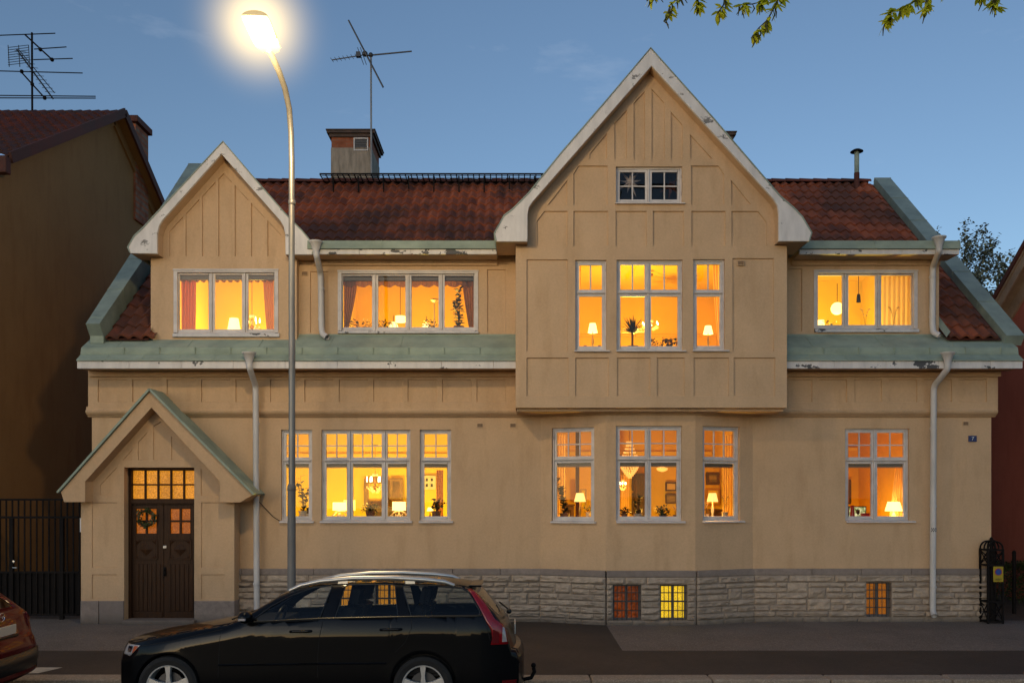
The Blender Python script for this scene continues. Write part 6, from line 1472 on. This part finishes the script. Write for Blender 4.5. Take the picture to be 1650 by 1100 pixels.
def neighbour_right():
    o = Vector((14, 3, 0)); t = thing('house', 'dark red rendered house with cream verge boards at the right edge of the picture', 'house', o)
    X0, YR_, ZR2, sl2, Y0, Y1 = 11.0, 1.5, 8.15, .74, -.9, 6.5; ze = ZR2 - sl2*(YR_-Y0); ze2 = ZR2 - sl2*(Y1-YR_)
    mb = MB(); v = [Vector(p)-o for p in ((X0, Y0, -.1), (X0, Y1, -.1), (X0, Y1, ze2), (X0, YR_, ZR2), (X0, Y0, ze))]; w = [p+Vector((9, 0, 0)) for p in v]; mb.add(v, [(4,3,2,1,0)]); mb.add(w, [(0,1,2,3,4)])
    mb.add([v[0], w[0], w[4], v[4]], [(0,1,2,3)]); mb.add([v[1], w[1], w[2], v[2]], [(0,1,2,3)]); mb.build('wall', M['pink_wall'], t)
    R0 = Vector((X0, YR_, ZR2)) - o; mb = MB(); tb = MB()
    for s_, ln in ((-1, YR_-Y0+.1), (1, Y1-YR_+.7)):
        q = R0 + Vector((0, s_*ln, -sl2*ln))
        mb.bar(R0+Vector((-.30, 0, -.10)), q+Vector((-.30, 0, -.10)), .05, .26); mb.bar(R0+Vector((-.34, 0, .02)), q+Vector((-.34, 0, .02)), .05, .09); mb.bar(R0+Vector((-.02, 0, -.3)), q+Vector((-.02, 0, -.3)), .07, .25); mb.bar(R0+Vector((-.15, 0, -.13)), q+Vector((-.15, 0, -.13)), .30, .03)
        n_ = Vector((0, s_*sl2, 1)).normalized()*.09; tb.add([R0+Vector((-.40, 0, 0))+n_, R0+Vector((9, 0, 0))+n_, q+Vector((9, 0, 0))+n_, q+Vector((-.40, 0, 0))+n_], [(0,1,2,3)]); tb.bar(R0+Vector((-.38, 0, 0))+n_*.6, q+Vector((-.38, 0, 0))+n_*.6, .05, .10)
    mb.build('verge_board', M['cream_board'], t, bevel=.006); tb.build('roof', M['tile_dark'], t)
neighbour_right()
# ================================================================ GATES, SIGN, HEDGE
g = thing('gate', 'black iron alley gate of upright bars with a lockable door left of the porch', 'gate', (-8.4, .25, 0)); Yg = .25
z0, zt, zr = .02, PZ(806, Yg), PZ(833, Yg); xa, xb = -9.75, PX(128, Yg)
mb = MB(); n = int((xb-xa)/.106)
for i in range(n+1): x = xa + (xb-xa)*i/n; mb.box(x-.011, x+.011, Yg-.011, Yg+.011, z0+.06, zt)
mb.v = [(v[0]+8.4, v[1]-.25, v[2]) for v in mb.v]; mb.build('bars', M['iron'], g)
mb = MB(); mb.box(xa, xb, Yg-.02, Yg+.02, zt, zt+.035); mb.box(xa, xb, Yg-.018, Yg+.018, zr-.02, zr+.02); mb.box(xa, xb, Yg-.018, Yg+.018, z0+.04, z0+.08); mb.box(xa, xb, Yg-.018, Yg+.018, .83, .87)
for px in (19, 100): x = PX(px, Yg); mb.box(x-.035, x+.035, Yg-.03, Yg+.03, -.02, zr-.021)
mb.v = [(v[0]+8.4, v[1]-.25, v[2]) for v in mb.v]; mb.build('gate_frame', M['iron'], g, bevel=.003)
mb = MB(); mb.box(xa, xb, Yg+.02, Yg+.028, z0+.08, .85); mb.v = [(v[0]+8.4, v[1]-.25, v[2]) for v in mb.v]; mb.build('gate_panel', M['iron'], g)
mb = MB(); p = P(22, 914, Yg-.05); mb.tube([(p.x-.02, p.y, p.z), (p.x+.07, p.y-.02, p.z)], .009, 8); mb.lathe([(0, -.01), (.02, -.008), (.02, .01)], p+Vector((0, 0, .11)), 12, ax='Y'); mb.v = [(v[0]+8.4, v[1]-.25, v[2]) for v in mb.v]; mb.build('handle', M['alu'], g, smooth=True)
# lattice pillar
px0, px1 = 1592, 1616; Yp = -.33; c = P(1604, 1004, Yp); s = (Yp+D)/F; hw = 12*s; t = thing('gate_pillar', 'black wrought iron lattice gate pillar at the right corner of the villa', 'pillar', (c.x, Yp+hw, 0)); hz = PZ(884, Yp)
mb = MB()
for sx in (-1, 1):
    for sy in (-1, 1): mb.box(sx*hw-.016, sx*hw+.016, sy*hw-.016, sy*hw+.016, 0, hz)
for z in (.03, .38, 1.02, hz-.02):
    for q in (-1, 1): mb.box(-hw+.016, hw-.016, q*hw-.012, q*hw+.012, z-.014, z+.014); mb.box(q*hw-.012, q*hw+.012, -hw+.016, hw-.016, z-.014, z+.014)
for z0_, z1_ in ((.05, .37), (1.03, hz-.03)):
    for q in (-1, 1):
        for a_, b_ in (((-hw, z0_), (hw, z1_)), ((hw, z0_), (-hw, z1_))): mb.bar((a_[0], q*hw, a_[1]), (b_[0], q*hw, b_[1]), .014, .014); mb.bar((q*hw, a_[0], a_[1]), (q*hw, b_[0], b_[1]), .014, .014)
        mb.tube([(.05*math.cos(x), q*hw, (z0_+z1_)/2+.05*math.sin(x)) for x in [6.283*i/16 for i in range(17)]], .007, 6)
for q in range(3): mb.box(-hw*.5+q*hw*.5-.007, -hw*.5+q*hw*.5+.007, -hw-.006, -hw+.006, .39, 1.01)
mb.build('lattice', M['iron'], t)
mb = MB()
for an in (0, math.pi/2): mb.tube([(hw*1.0*math.cos(x)*math.cos(an), hw*math.cos(x)*math.sin(an), hz + .15*math.sin(x)) for x in [math.pi*i/14 for i in range(15)]], .014, 8)
for sg in (-1, 1): mb.tube([(hw*math.cos(x), sg*hw, hz+.13*math.sin(x)) for x in [math.pi*i/14 for i in range(15)]], .014, 8)
mb.tube([(0, 0, hz), (0, 0, hz+.16)], .03, 8); mb.lathe([(0, hz+.15), (.035, hz+.155), (.03, hz+.18), (.012, hz+.2), (0, hz+.21)], n=12); mb.build('finial', M['iron'], t, smooth=True)
mb = MB(); mb.box(-hw*.35, hw*.35, -hw*.3, hw*.3, .02, hz); mb.build('post_core', M['iron'], t)
c = P(1608.5, 924.5, Yp-.03); s = (Yp-.03+D)/F; w, h = 8*s, 12.3*s
sg_ = thing('parking_sign', 'yellow sign with blue disc and the word utfart on the iron pillar', 'sign', (c.x, Yp-.03, c.z))
M['sign_y'] = mat('sign_yellow', (.36, .26, .01), .4); M['sign_b'] = mat('sign_blue', (.02, .06, .28), .4); M['sign_r'] = mat('sign_red', (.4, .02, .02), .4)
mb = MB(); mb.box(-w, w, -.004, .004, -h, h); mb.build('plate', M['sign_y'], sg_, bevel=.0015)
mb = MB(); mb.lathe([(0, -.006), (w*.62, -.006), (w*.62, -.004)], (0, 0, h*.30), 28, ax='Y'); mb.build('disc', M['sign_b'], sg_)
mb = MB(); mb.lathe([(w*.62, -.0065), (w*.74, -.0065), (w*.74, -.004)], (0, 0, h*.30), 28, ax='Y'); mb.build('ring', M['sign_r'], sg_)
text('utfart', w*.62, M['black'], sg_, 'lettering', (0, -.006, -h*.66), ext=.001)
mb = MB(); mb.v = []; c = P(1634, 950, 1.0); mb.tube([(c.x, 1.0, 0), (c.x, 1.0, PZ(890, 1.0))], .035, 10); mb.lathe([(.04, 0), (.03, .04), (0, .06)], (c.x, 1.0, PZ(890, 1.0)-.01), 10)
tag(mb.build('gate_post', M['iron'], None, smooth=True), 'plain thin black iron post standing before the hedge in the driveway', 'post')
mb = MB(); random.seed(11)
for i in range(5200):
    x, y = random.uniform(9.25, 10.9), random.uniform(2.2, 3.2); top_ = .82 + .1*noise.noise(Vector((x*2, y*2, 0))); z = random.uniform(.1, top_) if random.random() < .6 else top_ + random.uniform(-.06, .03)
    leafq(mb, Vector((x, y if random.random() < .5 else 2.2+random.random()*.1, z)), Vector((random.gauss(0, 1), random.gauss(-.4, 1), random.gauss(.4, .8))), .017, .06, bend=.2)
mb.build
hg = tag(mb.build('hedge', M['hedge'] if 'hedge' in M else vary('hedge_leaf', (.05, .07, .015), (.03, .045, .012), 4, .6, 0, tint=.6), None, recalc=False), 'low clipped green hedge beside the driveway at the right edge', 'hedge')
mb = MB(); mb.box(9.0, 11, 2.0, 2.1, 0, .12); 
# ================================================================ AERIALS
def aerial_chimney():
    b = P(598.3, 284, 5.78); t = thing('tv_antenna', 'single aerial with crossed rods on a mast strapped to the brick chimney', 'antenna', b); Y = 5.78; q = lambda px, py, dy=0: P(px, py, Y+dy) - b
    mb = MB(); mb.tube([(0, 0, -.3), q(597.8, 88)], .024, 8); mb.build('mast', M['steel'], t, smooth=True)
    mb = MB(); mb.tube([q(535, 97), q(585, 89)], .014, 6)
    for i in range(8): a = q(535 + i*6.5, 97 - i*1.05); mb.tube([a+Vector((-.035, -.02, .045)), a+Vector((.035, .02, -.045))], .006, 5)
    for i in (580, 584.5): a = q(i, 90); mb.tube([a+Vector((-.06, 0, .2)), a+Vector((.09, 0, -.22))], .008, 5)
    mb.box(*[v for p_ in zip(tuple(q(574, 91) - Vector((0, .05, .02))), tuple(q(581, 86) + Vector((0, .05, .02)))) for v in p_]); mb.build('boom', M['alu_dark'], t)
    mb = MB(); mb.tube([q(561.5, 33, -.1), q(617.5, 141, -.1)], [.02, .022], 6); mb.tube([q(590, 90), q(663.5, 83)], [.02, .018], 6); mb.sphere(q(588, 87, -.05), .07, 8, 6); mb.sphere(q(597.5, 89), .06, 8, 6); mb.build('rods', M['alu_dark'], t)
aerial_chimney()
def aerial_left():
    Y = 5.7; b = P(52, 174, Y); q = lambda px, py, dy=0: P(px, py, Y+dy) - b; t = thing('tv_antenna', 'mast with several long rod aerials on the ridge of the brown house', 'antenna', b)
    mb = MB(); mb.tube([(0, 0, -.3), q(51.5, 53)], .024, 8); mb.build('mast', M['iron'], t, smooth=True)
    mb = MB()
    for a, c in (((0-6, 57.5), (89, 54)), ((55, 79.5), (107, 76)), ((54, 96.5), (117, 94.5)), ((-6, 114.5), (133, 118)), ((-6, 154), (154, 155.5)), ((-6, 158), (154, 158.5))): mb.tube([q(*a), q(*c)], .013, 6)
    for a, c in (((40, 56), (84, 96.5)), ((33, 115), (72, 158))): mb.tube([q(*a), q(*c)], .02, 6); 
    for a in ((65, 80), (84, 96.5), (35, 115.5), (52, 136), (72, 158)): mb.sphere(q(*a), .05, 6, 5)
    mb.build('long_rods', M['iron'], t)
    mb = MB(); mb.tube([q(27, 80, -.2), q(86, 160, .3)], .02, 6); mb.tube([q(29, 79, -.2), q(88, 150, .3)], .012, 6)
    for i in range(12): u = .1+.9*i/11; a = q(27+59*u, 80+80*u-4, -.2+.5*u); mb.tube([a+Vector((-.0, -.25, -.09)), a+Vector((.0, .25, .12))], .007, 5)
    for i in range(8): z = 77 + i*4; mb.tube([q(13, z, -.4), q(46, z-4, .1)], .008, 5)
    for x in (13, 30, 46): mb.tube([q(x, 73, -.3), q(x+2, 108, -.3)], .01, 5)
    mb.build('grid_aerial', M['alu_dark'], t)
aerial_left()
# ================================================================ TREES
def tree(base, h, spread, seed, label, leafm, nleaf=4, lsize=.07, trunk_r=.2, group=None, levels=5):
    rnd = random.Random(seed); t = thing('tree', label, 'tree', base, group); mb = MB(); lf = MB(); tips = []
    def grow(p, d, L, r, lv):
        pts = [p]; q = p.copy(); dd = d.copy()
        for k in range(3):
            dd = (dd + Vector((rnd.gauss(0, .12), rnd.gauss(0, .12), rnd.gauss(.04, .06)))).normalized(); q = q + dd*L/3; pts.append(q.copy())
        mb.tube(pts, [r, r*.88, r*.76, r*.66], 7 if lv < 2 else 4, cap=False)
        if lv >= levels-2:
            for pt in pts[1:]:
                for j in range(nleaf):
                    leafq(lf, pt + Vector((rnd.gauss(0, .12), rnd.gauss(0, .12), rnd.gauss(0, .12))), Vector((rnd.gauss(0, 1), rnd.gauss(0, 1), rnd.gauss(.2, .8))), lsize*rnd.uniform(.25, .4), lsize*rnd.uniform(.7, 1.3), bend=.2)
        if lv < levels:
            for k in range(3 if lv < 4 else 2):
                an = rnd.uniform(0, 6.28); tl = rnd.uniform(.35, .75)*spread; ax = Vector((math.cos(an), math.sin(an), 0)); nd_ = (dd + ax*tl).normalized(); grow(pts[rnd.choice((2, 3, 3))], nd_, L*rnd.uniform(.66, .84), r*.6, lv+1)
    grow(Vector((0, 0, -.1)), Vector((0, 0, 1)), h*.27, trunk_r, 0)
    mb.build('trunk', M['bark'], t, recalc=False); lf.build('crown', leafm, t, recalc=False); return t
M['bark'] = vary('bark', (.06, .05, .042), (.04, .034, .03), 10, .9, .4, 30)
lm = vary('spring_leaf', (.13, .15, .10), (.18, .19, .12), 3, .6, 0, tint=.5)
zt_ = PZ(375, 18)
tree((16.9, 18, 0), 13.6, 1.0, 3, 'thinly leaved spring tree behind the right end of the villa roof', lm, 26, .14, levels=6)
tree((20.0, 20, 0), 14.6, 1.0, 8, 'thinly leaved spring tree nearest the dark red house', lm, 26, .14, levels=6)
# street tree whose branch tips hang into the top of the picture
def overhang():
    t = thing('tree', 'street tree whose yellow green leafy twigs hang in from the top edge', 'tree', (6.6, -7.5, 0)); o = Vector((6.6, -7.5, 0)); mb = MB(); lf = MB(); rnd = random.Random(5)
    mb.tube([(0, 0, -.1), (.05, 0, 2.5), (-.1, .1, 5.5), (-.3, .3, 8.0), (-.3, .5, 10)], [.26, .22, .18, .13, .08], 12)
    Yb = -6.3
    clusters = [([(1260, -60), (1262, -18), (1250, 8), (1237, 32), (1222, 46), (1210, 62)], 1), ([(1200, -60), (1225, -25), (1232, 2), (1212, 7), (1190, 8)], 1), ([(1130, -70), (1110, -35), (1098, -8), (1080, 8), (1072, 34)], 1), ([(1110, -35), (1125, -5), (1124, 12)], 1), ([(1080, -50), (1060, -14), (1042, 2)], 1),
                ([(1500, -70), (1492, -25), (1475, 2), (1450, 14), (1432, 22), (1424, 42)], 1), ([(1500, -40), (1495, -6), (1489, 18)], 1), ([(1530, -60), (1525, -20), (1520, 0)], 1), ([(1610, -60), (1605, -16), (1600, 2), (1605, 12)], 1), ([(1160, -60), (1170, -16), (1166, 8), (1156, 22)], 1), ([(1560, -60), (1575, -22), (1582, -4)], 1)]
    hub = Vector((2.2, -6.6, 9.6)); mb.tube([Vector((6.3, -7.2, 7.6)), Vector((5.4, -6.9, 9.0)), Vector((3.8, -6.7, 9.6)), hub, Vector((1.0, -6.5, 9.3))], [.12, .09, .06, .045, .02], 8); mb.v = [v if i < 60 else (v[0]-o.x, v[1]-o.y, v[2]) for i, v in enumerate(mb.v)]
    for pts, _ in clusters:
        yy = Yb + rnd.uniform(-.25, .25); p3 = [P(a, b, yy + .04*i) for i, (a, b) in enumerate(pts)]; st = p3[0]; hb = Vector((min(5.2, max(1.0, st.x+.4)), -6.75, 9.5)); 
        mb.tube([hb-o, (hb+st)/2-o+Vector((0, 0, .1))] + [p-o for p in p3], [.02, .016] + [.010 - .001*i for i in range(len(p3))], 6)
        for i in range(1, len(p3)):
            nn_ = 7 if i < len(p3)-1 else 10
            for j in range(nn_):
                u = rnd.random(); c = p3[i-1].lerp(p3[i], u) - o
                dirs = Vector((rnd.gauss(0, .7), rnd.gauss(0, .6), -abs(rnd.gauss(.55, .4))))
                if rnd.random() < .38:      # drooping catkin
                    L = rnd.uniform(.08, .16); lf.tube([c, c+Vector((rnd.gauss(0, .015), 0, -L*.5)), c+Vector((rnd.gauss(0, .02), 0, -L))], [.004, .009, .004], 5, 1)
                else:
                    for f in range(3): leafq(lf, c, (dirs + Vector((rnd.gauss(0, .5), rnd.gauss(0, .5), rnd.gauss(0, .35)))), rnd.uniform(.018, .027), rnd.uniform(.09, .135), bend=.15)
    mb.build('trunk', M['bark'], t, smooth=True); lf.build('leaves', [cloth('young_leaf', (.72, .74, .06), (.55, .62, .06)), vary('catkin', (.07, .075, .022), (.05, .05, .02), 9, .7, 0)], t, recalc=False)
overhang()
# ================================================================ LIGHT, SKY, CAMERA
w = bpy.data.worlds.new('World'); sc.world = w; w.use_nodes = True; nt = w.node_tree; bg = nt.nodes['Background']
SUN_EL, SUN_ROT = math.radians(10.0), math.radians(205)
sky = nt.nodes.new('ShaderNodeTexSky'); sky.sky_type = 'NISHITA'; sky.sun_disc = False; sky.sun_elevation = SUN_EL; sky.sun_rotation = SUN_ROT; sky.air_density = 1.0; sky.dust_density = .6; sky.ozone_density = 3.0
tc = nt.nodes.new('ShaderNodeTexCoord'); mp = nt.nodes.new('ShaderNodeMapping'); mp.inputs['Scale'].default_value = (1.6, 1.0, 6.0); mp.inputs['Rotation'].default_value = (0, .35, .3); nt.links.new(tc.outputs['Generated'], mp.inputs[0])
nz = nt.nodes.new('ShaderNodeTexNoise'); nz.inputs['Scale'].default_value = 3.4; nz.inputs['Detail'].default_value = 8; nz.inputs['Roughness'].default_value = .62; nt.links.new(mp.outputs[0], nz.inputs[0])
mr = nt.nodes.new('ShaderNodeMapRange'); mr.inputs[1].default_value = .60; mr.inputs[2].default_value = .85; mr.inputs[4].default_value = .22; nt.links.new(nz.outputs['Fac'], mr.inputs[0])
mx = nt.nodes.new('ShaderNodeMix'); mx.data_type = 'RGBA'; nt.links.new(mr.outputs[0], mx.inputs[0]); nt.links.new(sky.outputs[0], mx.inputs[6]); mx.inputs[7].default_value = (4.4, 4.9, 5.8, 1)
hs = nt.nodes.new('ShaderNodeHueSaturation'); hs.inputs['Saturation'].default_value = .92; hs.inputs['Value'].default_value = 1.0; nt.links.new(mx.outputs[2], hs.inputs['Color']); nt.links.new(hs.outputs[0], bg.inputs[0]); bg.inputs[1].default_value = .15
s = bpy.data.lights.new('sun', 'SUN'); s.energy = .12; s.angle = math.radians(25); s.color = (1, .78, .58); so = bpy.data.objects.new('sun', s); C.objects.link(so)
so.rotation_euler = (math.radians(90) - SUN_EL, 0, math.radians(-25))
STREET.data.energy = 460
cam = bpy.data.cameras.new('camera'); cam.sensor_width = 36; cam.lens = 36*F/1650; cam.shift_x = 0; cam.shift_y = (VY-550)/1650; cam.clip_end = 2000; cam.clip_start = .1
co = bpy.data.objects.new('camera', cam); C.objects.link(co); co.location = (0, -D, H); co.rotation_euler = (math.pi/2, 0, 0); sc.camera = co
sc.view_settings.view_transform = 'Standard'; sc.view_settings.look = 'None'; sc.view_settings.exposure = 0
sc.render.engine = 'CYCLES'; sc.cycles.use_denoising = True; sc.cycles.max_bounces = 8; sc.cycles.transparent_max_bounces = 16; sc.cycles.caustics_reflective = False; sc.cycles.caustics_refractive = False; sc.cycles.sample_clamp_indirect = 4
